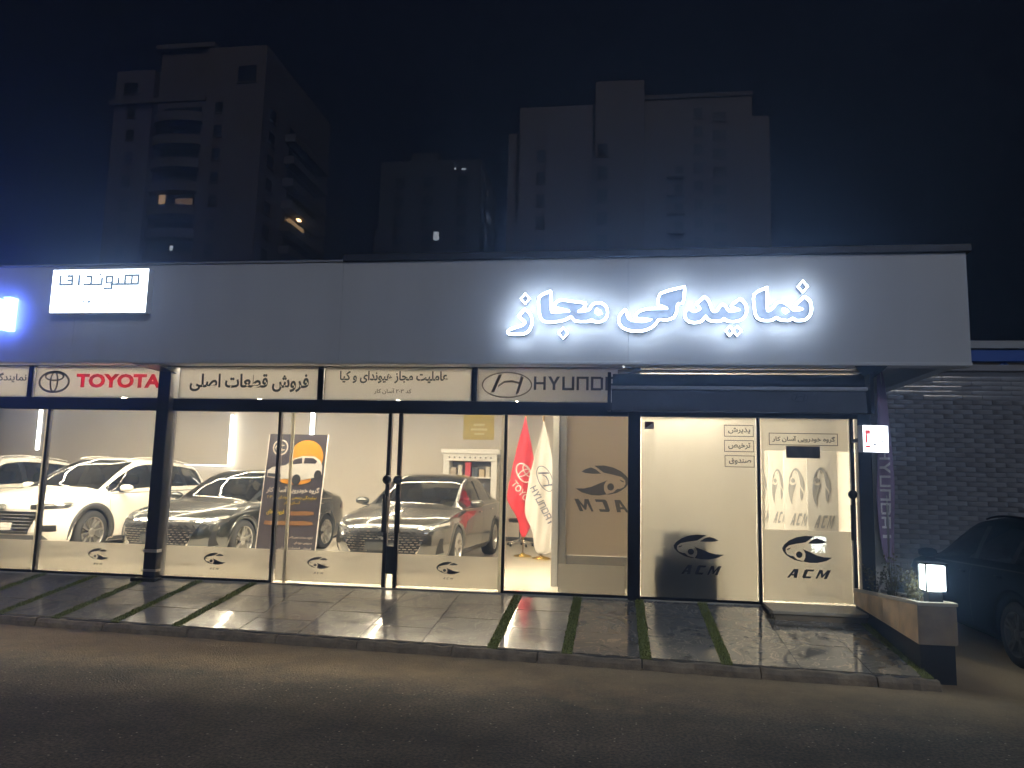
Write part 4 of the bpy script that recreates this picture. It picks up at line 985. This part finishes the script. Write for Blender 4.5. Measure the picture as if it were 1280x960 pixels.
def btext(s, M, x0, x1, z0, z1, bold=.015): text('print_lettering', s, M, bn, x0, x1, z0, z1, BY, .0015, fn=lean, arabic=True, bold=bold)
btext('گروه خودرویی آسان کار', M_wp, -.38, .40, 1.10, 1.20, .03)
btext('نمایندگی رسمی هیوندای کد ۲۰۳', M_yl, -.36, .37, 1.02, 1.08); btext('آسان کار', M_yl, -.1, .14, .95, 1.0)
for (x0, x1, z0, z1) in ((-.05,.36,.80,.865),(-.36,.36,.66,.725)):
    flat('brush_stroke', [[(x0,z0+.01),(x0+.1,z0),(x1-.1,z0+.008),(x1,z0+.015),(x1-.01,z1-.005),(x1-.15,z1),(x0+.12,z1-.01),(x0+.01,z1-.004)]], M_tan)
btext('فروش های', M_yl, -.34, -.08, .80, .88, .03)
for k, (x0, s) in enumerate(((.02,'ارائه خدمات تعمیرگاهی'),(.12,'سرویس دوره ای'),(-.1,'فروش قطعات اصلی'),(-.38,'گروه خودرویی آسان کار'))): btext(s, M_wp, x0, .38, .48-.075*k, .52-.075*k)
# flags on poles
def flag(name, label, x, y, outline, M, hang):
    t = thing(name, label, 'flag', (x, y, FZ), group='maker flags on poles')
    MB().cyl((0,.03,0), (0,.03,2.62), .013, 10).build('pole', mat('brass', (.55,.38,.12), .25, .9), t, True)
    MB().lathe([(0,2.60),(.022,2.62),(.026,2.66),(.012,2.70),(0,2.72)], 'Z', 12, (0,.03,0)).build('finial', mat('brass', (.55,.38,.12), .25, .9), t, True)
    MB().lathe([(0,0),(.17,0),(.17,.02),(.05,.05),(.02,.07)], 'Z', 20, (0,.03,0)).build('base', MATS['brass'], t, True)
    zs_ = [o[0] for o in outline]; lf = pchip(zs_, [o[1] for o in outline]); rf = pchip(zs_, [o[2] for o in outline])
    dep = lambda X, Z: -.015 - .035*(1+math.sin(hang[0]*X + hang[1]*Z + hang[2]))*min(1, (2.6-Z)/.6) - .012*math.sin(31*X - 3*Z)
    vs = []; fs = []; nz, nx = 60, 22
    for i in range(nz+1):
        Z = zs_[0] + (zs_[-1]-zs_[0])*i/nz
        for k in range(nx+1):
            X = lf(Z) + (rf(Z)-lf(Z))*k/nx; vs.append((X, dep(X, Z), Z))
    for i in range(nz):
        for k in range(nx): fs.append((i*(nx+1)+k, i*(nx+1)+k+1, (i+1)*(nx+1)+k+1, (i+1)*(nx+1)+k))
    cl = MB().add(vs, fs).build('cloth', M, t, True); sm = cl.modifiers.new('thick', 'SOLIDIFY'); sm.thickness = .003
    def drape(p): 
        X = min(max(p.x, lf(p.z)+.008), rf(p.z)-.008); return Vector((X, dep(X, p.z) + p.y, p.z))
    return t, cl, drape
def dense(b):   # subdivide so printed marks follow the folds
    me = bpy.data.meshes.new('tmp'); me.from_pydata(b.v, [], b.f); bm = bmesh.new(); bm.from_mesh(me)
    bmesh.ops.triangulate(bm, faces=bm.faces[:])
    for _ in range(2):
        es = [e for e in bm.edges if e.calc_length() > .03]
        if es: bmesh.ops.subdivide_edges(bm, edges=es, cuts=1, use_grid_fill=False); bmesh.ops.triangulate(bm, faces=bm.faces[:])
    bm.verts.index_update(); r_ = MB(); r_.v = [tuple(v.co) for v in bm.verts]; r_.f = [tuple(v.index for v in f.verts) for f in bm.faces]; bm.free(); bpy.data.meshes.remove(me); return r_
def rot2(b, cx, cz, a): return b.xf(lambda p: Vector((cx+(p.x-cx)*math.cos(a)-(p.z-cz)*math.sin(a), p.y, cz+(p.x-cx)*math.sin(a)+(p.z-cz)*math.cos(a))))
M_fred = mat('flag_red', (.55,.03,.045), .7); M_fwhite = mat('flag_white', (.60,.58,.55), .7); M_fink = mat('flag_navy', (.06,.055,.10), .7)
t, cl, dr = flag('red_flag', 'red flag with white oval emblem hanging from a brass pole', -1.70, 14.2, [(.36,-.01,.05),(.45,-.05,.10),(.62,-.08,.16),(.90,-.24,.20),(1.05,-.31,.20),(1.5,-.24,.20),(2.05,-.12,.12),(2.45,-.03,.03),(2.56,-.008,.006)], M_fred, (14, 1.2, .5))
mk = dense(rot2(toyota_mark(-.0, 1.52, .20, -.006, -.003, .13), 0, 1.52, R(-58))); mk.xf(dr).build('emblem', M_fwhite, cl)
vs, fs = text_mesh('TOYOTA', bold=.015); b = MB().add([(-.30+v[0]*.62, -.006 if v[2] > 0 else -.003, 1.06+v[1]*.13) for v in vs], fs)
dense(rot2(b, 0, 1.12, R(-48))).xf(dr).build('lettering', M_fwhite, cl)
t, cl, dr = flag('white_flag', 'white flag with dark slanted H emblem in front of the red flag', -1.33, 13.9, [(.10,-.05,.07),(.16,-.10,.26),(.45,-.15,.22),(.85,-.31,.21),(1.25,-.26,.20),(1.75,-.16,.18),(2.1,-.08,.11),(2.4,-.015,.02),(2.45,-.008,.006)], M_fwhite, (13, 1.5, 2.0))
mk = dense(rot2(hyundai_mark(.05, 1.42, .25, -.006, -.003, lw=.06), .05, 1.42, R(-64))); mk.xf(dr).build('emblem', M_fink, cl)
dense(rot2(block_letters('HYUNDAI', -.36, .40, .90, 1.02, -.006, -.003), 0, .96, R(-62))).xf(dr).build('lettering', M_fink, cl)
# white display cabinet against the back wall
cb = thing('display_cabinet', 'ornate white display cabinet with boxes behind the grey sedan', 'cabinet', (-3.3, 17.2, FZ))
bx('back_panel', mat('cabinet_back', (.22,.20,.18), .6), cb, -.52, .52, .36, .40, 0, 2.0)
for x in (-.55, .55): bx('side_post', M_white, cb, x-.07, x+.07, 0, .40, 0, 1.90, .012)
bx('cornice', M_white, cb, -.68, .68, -.06, .42, 1.96, 2.07, .02); bx('frieze', M_white, cb, -.62, .62, -.02, .40, 1.80, 1.959, .008)
for k in range(9): MB().lathe([(0,-.03),(.018,-.025),(.022,-.0205)], 'Y', 10, (-.48+.12*k, 0, 1.88)).build('rosette', mat('rosette', (.16,.14,.12), .5), cb)
for z in (.05, .55, 1.02, 1.42): bx('shelf', M_white, cb, -.479, .479, .02, .358, z, z+.03)
for k, (x, w_, h, col) in enumerate(((-.40,.13,.20,(.45,.38,.30)),(-.24,.09,.26,(.62,.58,.5)),(-.06,.12,.33,(.55,.04,.05)),(.12,.10,.2,(.05,.05,.05)),(.26,.12,.17,(.5,.4,.25)),(.40,.09,.23,(.6,.55,.45)),(-.3,.2,.2,(.5,.5,.5)),(.2,.25,.25,(.3,.32,.36)))):
    zb = 1.4505 if k < 6 else 1.0505
    tag(bx('box', mat('box_%d' % k, col, .5), None, -3.3+x-w_/2, -3.3+x+w_/2, 17.26, 17.42, FZ+zb, FZ+zb+h, .004), '%s box standing on the %s shelf of the white cabinet' % (('brown','cream narrow','tall red','short black','tan','beige','wide pale grey','wide blue-grey')[k], 'upper' if k < 6 else 'lower'), 'box', 'boxes in the cabinet')
# yellow poster on the back wall
ps = thing('yellow_poster', 'yellow square poster high on the back wall above the cabinet', 'poster', (-3.27, 17.985, 2.66))
bx('sheet', mat('poster_yellow', (.55,.43,.07), .6), ps, -.37, .37, -.008, 0, 0, .60)
b = MB()
for q in ([(-.2,.22),(.22,.22),(.2,.27),(-.18,.27)], [(-.13,.33),(.13,.33),(.16,.38),(-.12,.38)], [(-.1,.12),(.14,.12),(.14,.16),(-.1,.16)]): b.prism(q, -.0105, -.0085)
tag(b.build('print_marks', mat('poster_pale', (.72,.66,.4), .6), ps), kind='stuff')
ch = thing('swivel_chair_base', 'chrome star base of a swivel chair beside the flags', 'chair', (-2.05, 16.6, FZ))
for k in range(5):
    a = 2*math.pi*k/5+.3; MB().tube([(0,0,.12),(.28*math.cos(a),.28*math.sin(a),.06)], [.03,.018], 8).build('spoke', M_chrome, ch, True)
    MB().lathe([(0,-.02),(.03,-.02),(.03,.02),(0,.02)], 'X', 12, (.28*math.cos(a),.28*math.sin(a),.03)).build('castor', M_black, ch)
MB().cyl((0,0,.1), (0,0,.5), .028, 10).build('column', M_chrome, ch); MB().lathe([(0,.5),(.24,.5),(.26,.54),(.24,.58),(0,.59)], 'Z', 20).build('seat', M_black, ch, True)

# office behind the frosted pane: dark machine on a cabinet, standing white panels
mc = thing('office_machine', 'dark boxy office machine silhouetted behind the frosted pane', 'machine', (.82, 9.72, FZ))
M_mach = mat('machine_dark', (.022,.024,.03), .5)
bx('cabinet', M_mach, mc, -.36, .36, -.18, .2, .13, .52, .01); bx('body', M_mach, mc, -.27, .25, -.16, .2, .5205, .80, .015); bx('plinth', mat('plinth_pale', (.5,.48,.45), .5), mc, -.36, .36, -.18, .2, 0, .129)
M_pan = mat('panel_white', (.52,.49,.43), .5)
for k, (x, y, w_, lab) in enumerate(((2.56,10.2,.36,'nearest and largest'),(2.38,10.75,.34,'second largest'),(2.26,11.35,.27,'third'),(2.10,11.7,.24,'farthest and smallest'))):
    t = thing('standing_panel', 'white standing panel with grey car emblem inside the office, %s of the row' % lab, 'panel', (x, y, FZ), R(-6), group='panels inside the office')
    bx('board', M_pan, t, -w_/2, w_/2, -.01, .01, 0, 2.25, .003)
    acm_emblem(-.01, 1.37, w_*.30, .25, -.015, -.0105, rot=True).build('emblem', mat('panel_grey', (.22,.21,.19), .6), t)
    acm_text(t, MATS['panel_grey'], -w_*.3, w_*.3, .86, 1.02, -.011, .003)

# ================================================================== RIGHT SIDE
# brick wall with long glazed bricks
wl = thing('brick_wall', 'grey glazed brick wall behind the planter', 'wall', (3.2, 12.0, 0))
bx('mortar', mat('wall_mortar', (.17,.17,.175), .9), wl, 0, 6.4, .0045, .25, 0, 3.45)
bx('coping', mat('wall_cap', (.28,.27,.27), .5, bump=(20,.2,.01)), wl, -.02, 6.42, -.03, .28, 3.452, 3.55, .012)
CH, BLn = .070, .27
bms = []
for k in range(5):
    b = MB(); w_, h, n = BLn-.010, CH-.007, 6; vs = []
    # gently rounded face so each course catches the light
    for i in range(n+1):
        a = -1 + 2*i/n; z = a*h/2; y = .0018*(a*a)*(.9+.05*k) + .05*z + (.001 if abs(a) == 1 else 0)
        vs += [(-w_/2, y, z), (w_/2, y, z)]
    m_ = len(vs); vs += [(-w_/2,.035,-h/2),(w_/2,.03,-h/2),(w_/2,.03,h/2),(-w_/2,.03,h/2)]
    fs = [(2*i, 2*i+1, 2*i+3, 2*i+2) for i in range(n)] + [tuple([m_+3]+[2*i for i in range(n, -1, -1)]+[m_]), tuple([m_+1]+[2*i+1 for i in range(n+1)]+[m_+2]), (m_,0,1,m_+1), (m_+3,m_+2,2*n+1,2*n)]
    b.add(vs, fs); g_ = .26 + .016*(k-2) + (-.07 if k == 4 else 0)
    o = b.build('brick', mat('brick_glaze_%d' % k, (g_, g_*.99, g_*1.02), .5, coat=.35, spec=.3, vary=(4,.15)), wl); MATS['brick_glaze_%d' % k].node_tree.nodes['Principled BSDF'].inputs['Coat Roughness'].default_value = .10; [setattr(p_, 'use_smooth', True) for p_ in o.data.polygons if len(p_.vertices) == 4 and p_.normal.y < -.5]; bms.append((o.data, b)); bpy.data.objects.remove(o)
rest = [MB() for _ in bms]; cnt = 0
for r_ in range(48):
    z = .05 + r_*CH
    for q in range(-1, 23):
        x = q*BLn + (BLn/2 if r_ % 2 else 0) + .2
        if x < .2 or x > 6.2: continue
        k = random.choice((0,0,1,1,2,2,2,3,3,3,4)); dx, dy = random.uniform(-.004,.004), random.uniform(-.004,.003)
        if .5 < x < 2.95 and z > .72 and cnt < 300:
            o = bpy.data.objects.new('brick', bms[k][0]); COL.objects.link(o); o.parent = wl
            o.location = (x+dx, dy, z); o.rotation_euler = (random.uniform(-.012,.012), 0, random.uniform(-.005,.005)); cnt += 1
        else: rest[k].add([(p[0]+x+dx, p[1]+dy, p[2]+z) for p in bms[k][1].v], bms[k][1].f)
for k, b in enumerate(rest): tag(b.build('brickwork', MATS['brick_glaze_%d' % k], wl), kind='stuff')
# blue steel shed behind the wall
sh = thing('blue_shed', 'blue steel truss roof with pale sheeting behind the brick wall', 'shed', (5.5, 15, 0))
M_bs = mat('blue_steel', (.03,.10,.42), .45, .2)
bx('sheeting', mat('pale_sheet', (.45,.46,.46), .5, bump=(8,.2,.02)), sh, -3, 8, -.1, 5, 4.32, 4.46)
bx('top_chord', M_bs, sh, -3, 8, -.05, .1, 4.08, 4.30, .01); bx('bottom_chord', M_bs, sh, -3, 8, -.02, .06, 3.62, 3.70)
for k in range(16):
    x = -2.9 + k*.68; MB().tube([(x,.02,3.70),(x+.34,.02,4.08)], .03, 8).build('web', M_bs, sh); MB().tube([(x+.34,.02,4.08),(x+.68,.02,3.70)], .03, 8).build('web', M_bs, sh)
for x in (-2.6, 3.0, 7.5): bx('post', M_bs, sh, x-.07, x+.07, -.06, .08, 0, 3.62)
bx('back_sheet', mat('back_sheet', (.4,.42,.42), .6), sh, -3, 8, 3.0, 3.05, 0, 4.3)
# planter box, tan stone over a dark plinth
pl = thing('planter', 'long tan stone planter box on a dark plinth at the forecourt edge', 'planter', (2.78, 7.42, 0))
M_tan2 = mat('planter_stone_lit', (.80,.54,.27), .5, vary=(5,.2), bump=(9,.25,.015)); M_pd = mat('planter_plinth', (.02,.019,.02), .6)  # side slabs carry showroom light in their colour, so paler than the end
yb, zt0, zt1 = 1.85, .70, .58
MB().hexa([(-.125,.012,.0),(.165,.012,.0),(.165,yb,.0),(-.125,yb,.0),(-.125,.012,.33),(.165,.012,.33),(.165,yb,.40),(-.125,yb,.40)]).build('plinth', M_pd, pl)
ns = 4
for k in range(ns):   # side slabs
    a, c = yb*k/ns+.004, yb*(k+1)/ns-.004; z0a, z0c = .335+.07*k/ns, .335+.07*(k+1)/ns; z1a, z1c = zt0-.12*k/ns-.03, zt0-.12*(k+1)/ns-.03
    MB().hexa([(-.14,a,z0a),(-.11,a,z0a),(-.11,c,z0c),(-.14,c,z0c),(-.14,a,z1a),(-.11,a,z1a),(-.11,c,z1c),(-.14,c,z1c)]).build('side_slab', M_tan2, pl)
    MB().hexa([(.15,a,z0a),(.18,a,z0a),(.18,c,z0c),(.15,c,z0c),(.15,a,z1a),(.18,a,z1a),(.18,c,z1c),(.15,c,z1c)]).build('side_slab', M_tan2, pl)
bx('end_slab', mat('planter_end', (.30,.22,.13), .5, vary=(6,.25), bump=(9,.25,.015)), pl, -.14, .18, -.018, .003, .335, zt0-.031, .002)
bx('rim', mat('rim_stone', (.50,.44,.34), .5), pl, -.15, .19, -.03, .022, zt0-.03, zt0, .004)
for x in (-.15, .14): MB().hexa([(x,.0225,zt0-.03),(x+.05,.0225,zt0-.03),(x+.05,yb,zt1-.03),(x,yb,zt1-.03),(x,.0225,zt0),(x+.05,.0225,zt0),(x+.05,yb,zt1),(x,yb,zt1)]).build('rim', MATS['rim_stone'], pl)
MB().hexa([(-.105,.03,.5),(.145,.03,.5),(.145,yb,.45),(-.105,yb,.45),(-.105,.03,.645),(.145,.03,.645),(.145,yb,.53),(-.105,yb,.53)]).build('soil', mat('soil', (.05,.035,.022), .95, bump=(30,.8,.03)), pl)
# plants in the planter
M_leaf = mat('dry_leaf', (.16,.15,.07), .7, vary=(20,.4)); M_stem = mat('stem', (.12,.10,.06), .8)
def plant(x, y, z, h, n, spread, label):
    t = thing('plant', label, 'plant', (x, y, z), group='plants in the planter'); sb = MB(); lb_ = MB()
    for k in range(n):
        a = random.random()*6.28; hh = h*random.uniform(.5,1); dx, dy = math.cos(a)*spread*random.random(), math.sin(a)*spread*random.random()
        P = [(dx*.1,dy*.1,0), (dx*.5+random.uniform(-.02,.02),dy*.5,hh*.5), (dx,dy,hh)]; sb.tube(P, [.004,.003,.0015], 5)
        for q in range(10):
            f = random.uniform(.25,1); c = Vector(P[0]).lerp(Vector(P[2]), f) + Vector((random.uniform(-1,1),random.uniform(-1,1),random.uniform(-.6,.6)))*.035
            L_ = random.uniform(.018,.042); d1_ = Vector((random.uniform(-1,1),random.uniform(-1,1),random.uniform(-.3,1))).normalized()*L_; d2_ = d1_.cross(Vector((random.random(),random.random(),random.random()))).normalized()*L_*.32
            lb_.add([c, c+d1_*.5+d2_, c+d1_, c+d1_*.5-d2_], [(0,1,2,3)])
    sb.build('stems', M_stem, t); lb_.build('leaves', M_leaf, t)
for (x, y, h, n, sp_, lab) in ((2.75,7.75,.30,12,.12,'small leafy plant nearest the lantern in the planter'),(2.80,8.02,.40,16,.14,'bushy plant in the middle of the planter'),(2.74,8.3,.6,6,.08,'tall thin dry stem standing in the planter'),(2.80,8.6,.32,14,.14,'low plant towards the shop end of the planter'),(2.76,8.95,.36,14,.14,'plant at the shop end of the planter')):
    plant(x, y, .64-.12*(y-7.42)/1.85, h, n, sp_, lab)
# lantern on the planter's end
ln = thing('lantern', 'glaring white box lantern on the end of the planter', 'lamp', (2.815, 7.52, .65))
M_lan = emis('lantern_glow', (.88,1.0,.94), L_LAMP)
bx('base', M_black, ln, -.06, .06, -.06, .06, 0, .135); bx('glow', M_lan, ln, -.078, .078, -.078, .078, .145, .36)
for sx_ in (-1, 1):
    for sy_ in (-1, 1): bx('post', M_black, ln, sx_*.085-.006, sx_*.085+.006, sy_*.085-.006, sy_*.085+.006, .136, .37)
bx('lid', M_black, ln, -.10, .10, -.10, .10, .371, .388)
# feather banner
fb = thing('feather_banner', 'tall narrow purple feather banner with white vertical HYUNDAI lettering', 'banner', (3.05, 9.45, 0))
MB().tube([(.04,.02,0),(.04,.02,2.2),(.02,.02,3.1)], [.014,.012,.006], 8).build('pole', M_steel, fb, True)
bx('foot', M_black, fb, -.13, .2, -.13, .17, 0, .05, .01)
lf = tab((.86,.0),(.95,-.03),(1.4,-.075),(2.0,-.05),(2.6,-.045),(3.0,-.03),(3.1,-.01)); rf = tab((.86,.10),(1.2,.10),(1.8,.115),(2.4,.10),(3.0,.06),(3.1,.03))
dp = lambda X, Z: .0 - .03*math.sin(22*X+3.2*Z)
vs = []; fs = []; NX, NZ = 12, 60
for i in range(NZ+1):
    Z = .86 + 2.24*i/NZ
    for k in range(NX+1): X = lf(Z) + (rf(Z)-lf(Z))*k/NX; vs.append((X, dp(X, Z), Z))
for i in range(NZ):
    for k in range(NX): fs.append((i*(NX+1)+k, i*(NX+1)+k+1, (i+1)*(NX+1)+k+1, (i+1)*(NX+1)+k))
cl = MB().add(vs, fs).build('cloth', mat('banner_purple', (.30,.22,.36), .7, vary=(2,.3)), fb, True); cl.modifiers.new('thick', 'SOLIDIFY').thickness = .003
b = rot2(block_letters('HYUNDAI', -.55, .55, -.05, .05, -.008, -.005), 0, 0, R(-90)); b.xf(lambda p: Vector((p.x+.02, p.y, p.z+1.62)))
dense(b).xf(lambda p: Vector((p.x, p.y+dp(p.x, p.z), p.z))).build('lettering', mat('banner_white', (.85,.82,.84), .7), cl)
# small projecting light box
pb = thing('projecting_light_box', 'small glaring white light box with red mark beside the office door', 'sign', (2.83, 9.05, 2.09), R(14))
bx('case', M_white, pb, -.15, .15, -.05, .05, 0, .30, .004); bx('lit_face', emis('small_face', (.88,.93,1.0), 3.2), pb, -.146, .146, -.055, -.0505, .004, .296)
b = MB(); b.box(-.125,-.065,-.0585,-.0555,.20,.245); b.box(-.125,-.10,-.0585,-.0555,.10,.199); b.box(-.125,-.065,-.0585,-.0555,.05,.075); b.build('red_mark', mat('mark_red', (.5,.03,.03), .5, emit=(.8,.08,.08), strength=.5), pb)
b = MB(); b.box(-.03,.0,-.0585,-.0555,.08,.10); b.box(.07,.09,-.0585,-.0555,.11,.13); tag(b.build('small_marks', mat('mark_grey', (.2,.2,.25), .5), pb), kind='stuff')
bx('arm', M_frame, pb, -.02, .02, .051, .42, .13, .17)

# ================================================================== TOWERS BEHIND
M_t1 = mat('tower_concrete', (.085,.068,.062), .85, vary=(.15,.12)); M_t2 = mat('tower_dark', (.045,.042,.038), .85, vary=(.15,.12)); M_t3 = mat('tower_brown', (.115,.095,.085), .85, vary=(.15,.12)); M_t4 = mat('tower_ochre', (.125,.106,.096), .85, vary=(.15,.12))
M_win = mat('tower_window', (.012,.013,.016), .2); M_lit = emis('warm_window', (1.0,.62,.30), .55); M_litw = emis('white_window', (.8,.88,1.0), .8); M_sill = mat('tower_slab', (.08,.067,.06), .8)
TG = 'tower blocks behind the showroom'
def win(t, x0, x1, z0, z1, y, M=None, face='front', X=None):
    """window set in a face of the tower, with its own frame"""
    if face == 'front':
        f = bx('window', M or M_win, t, x0, x1, y-.03, y+.02, z0, z1); bx('sill', M_sill, f, x0-.12, x1+.12, y-.16, y-.001, z0-.14, z0-.01)
    else:
        f = bx('window', M or M_win, t, X-.02, X+.03, x0, x1, z0, z1); bx('sill', M_sill, f, X+.001, X+.16, x0-.12, x1+.12, z0-.14, z0-.01)
def balcony(t, cx, y, hw, depth, z, rail=1.0):
    K = 12; P = [(cx - hw*math.cos(math.pi*k/K), y - depth*math.sin(math.pi*k/K)**.7 if 0 < k < K else y) for k in range(K+1)]
    b = MB(); n = len(P)
    for (za, zb, sc) in ((z, z+rail, 1.0),):
        vs = [(p[0], p[1], za) for p in P] + [(p[0], p[1], zb) for p in P]; fs = [(i, i+1, n+i+1, n+i) for i in range(n-1)] + [tuple(range(n)), ]
        b.add(vs, fs)
    o = b.build('balcony', M_sill, t); return o
t = thing('tower_block', 'broad apartment tower with a stack of curved balconies on the left', 'building', (0,0,0), group=TG)
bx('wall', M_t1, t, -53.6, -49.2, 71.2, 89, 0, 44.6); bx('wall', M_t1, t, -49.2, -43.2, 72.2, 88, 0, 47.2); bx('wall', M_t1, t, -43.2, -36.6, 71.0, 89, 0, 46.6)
bx('parapet', M_sill, t, -49.6, -42.9, 71.6, 88.3, 47.21, 47.7); bx('cornice', M_sill, t, -53.9, -42.9, 70.6, 71.0, 40.6, 41.1)
for k in range(14):
    z = 38.6 - 2.55*k
    balcony(t, -46.2, 72.15, 3.0, 1.5, z); bx('balcony_door', M_win, t, -48.4, -44.1, 72.12, 72.18, z+.05, z+2.1)
    win(t, -41.9, -41.0, z+.7, z+1.9, 70.98); win(t, -51.9, -51.0, z+.7, z+1.9, 71.18)
    win(t, 72.6, 74.0, z+.6, z+1.9, 0, None, 'side', -36.6)
    bx('balcony_slab', M_sill, t, -36.59, -35.4, 76.5, 86.5, z-.1, z+.75)
    bx('balcony_door', M_win, t, -36.61, -36.55, 77.5, 85.5, z+.8, z+2.1)
win(t, -39.6, -37.6, 42.6, 44.4, 70.97); win(t, -52.6, -51.0, 42.0, 43.2, 71.17)
f = bx('lit_window', M_lit, t, -48.1, -47.4, 72.05, 72.11, 29.8, 31.2); f = bx('lit_window', mat('dim_window', (.1,.06,.04), .4, emit=(1,.62,.36), strength=.16), t, -46.2, -44.3, 72.05, 72.11, 29.5, 30.5)
lm = bx('balcony_lamp', M_black, t, -36.2, -35.8, 79.6, 80.4, 30.78, 30.84); bx('bulb', emis('balcony_bulb', (1.0,.58,.25), 14), lm, -36.15, -35.85, 79.7, 80.3, 30.62, 30.779); bx('lit_window', M_lit, t, -36.54, -36.5, 78.6, 82.6, 29.6, 30.5); bx('lit_window', M_litw, t, -46.4, -46.1, 72.05, 72.11, 24.9, 25.4)
t = thing('tower_block', 'distant dark tower with a few white lit windows down its right edge', 'building', (0,0,0), group=TG)
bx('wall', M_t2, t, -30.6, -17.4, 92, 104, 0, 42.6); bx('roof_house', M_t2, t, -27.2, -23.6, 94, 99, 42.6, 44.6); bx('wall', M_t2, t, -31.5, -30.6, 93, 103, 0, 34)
for k in range(15):
    z = 39 - 2.6*k
    for x in (-28.6, -24.9, -20.4): win(t, x, x+1.3, z, z+1.4, 92)
    win(t, 94, 95.4, z, z+1.4, 0, None, 'side', -17.4)
for (x, z, w_, h) in ((-23.3,32.0,.7,1.1),(-20.9,41.3,.25,.25),(-19.9,41.2,.5,.25),(-25.9,28.6,.2,.6)): bx('lit_window', M_litw, t, x, x+w_, 91.93, 91.98, z, z+h)
for (y, z, w_, h) in ((94,40.6,.3,.4),(96.5,39.6,.6,.5),(97,36.2,.5,.9),(99.5,37.0,.6,.5),(96,33.6,.5,.5)): bx('lit_window', mat('cold_window', (.1,.1,.12), .4, emit=(.75,.85,1), strength=.30), t, -17.36, -17.3, y, y+w_, z, z+h)
t = thing('tower_block', 'plain wide tower with a taller blank block, left of the tower with two window rows', 'building', (0,0,0), group=TG)
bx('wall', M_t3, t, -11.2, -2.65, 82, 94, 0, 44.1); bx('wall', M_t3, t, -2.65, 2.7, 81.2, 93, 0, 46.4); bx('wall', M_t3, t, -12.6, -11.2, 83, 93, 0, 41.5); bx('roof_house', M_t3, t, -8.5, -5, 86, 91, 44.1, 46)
for k in range(12):
    z = 37.6 - 2.6*k; win(t, -2.35, -1.25, z, z+1.5, 81.2); win(t, -9.2, -8.2, z, z+1.4, 82)
t = thing('tower_block', 'tower with two rows of dark square windows above the glowing letters', 'building', (0,0,0), group=TG)
bx('wall', M_t4, t, 2.95, 15.2, 87, 98, 0, 47.0); bx('wall', M_t4, t, 15.2, 17.4, 88.5, 98, 0, 45.2); bx('parapet', M_sill, t, 2.9, 15.3, 86.8, 98.1, 47.01, 47.5)
for k in range(16):
    z = 44.6 - 2.23*k; win(t, 8.6, 9.55, z, z+1.15, 87); win(t, 10.75, 12.25, z-.55, z+.55, 87); win(t, 6.4, 7.35, z-.3, z+.75, 87) if 2 < k else None
    if k > 2: bx('balcony_slab', M_sill, t, 5.5, 7.5, 86.2, 86.95, z-.75, z-.45)
bx('lit_window', emis('cream_window', (1,.95,.9), .8), t, 10.9, 11.9, 86.9, 86.95, 28.25, 28.5)

# ================================================================== ADDED GLOW HAZE
hz = bpy.data.materials.new('glow_haze'); hz.use_nodes = True; n = hz.node_tree.nodes; n.clear()  # haze volume added to spread a glow round the lit signs
o_ = n.new('ShaderNodeOutputMaterial'); pv = n.new('ShaderNodeVolumePrincipled')
pv.inputs['Color'].default_value = (.38,.58,1.0,1); pv.inputs['Density'].default_value = .020; pv.inputs['Anisotropy'].default_value = .82
hz.node_tree.links.new(pv.outputs[0], o_.inputs['Volume'])
HAZE = True
if HAZE:
    h = MB().box(-360, 360, -70, 430, -1.0, 52).build('added_haze', hz); tag(h, 'thin bluish haze added for the glow round the signs', None, kind='stuff')
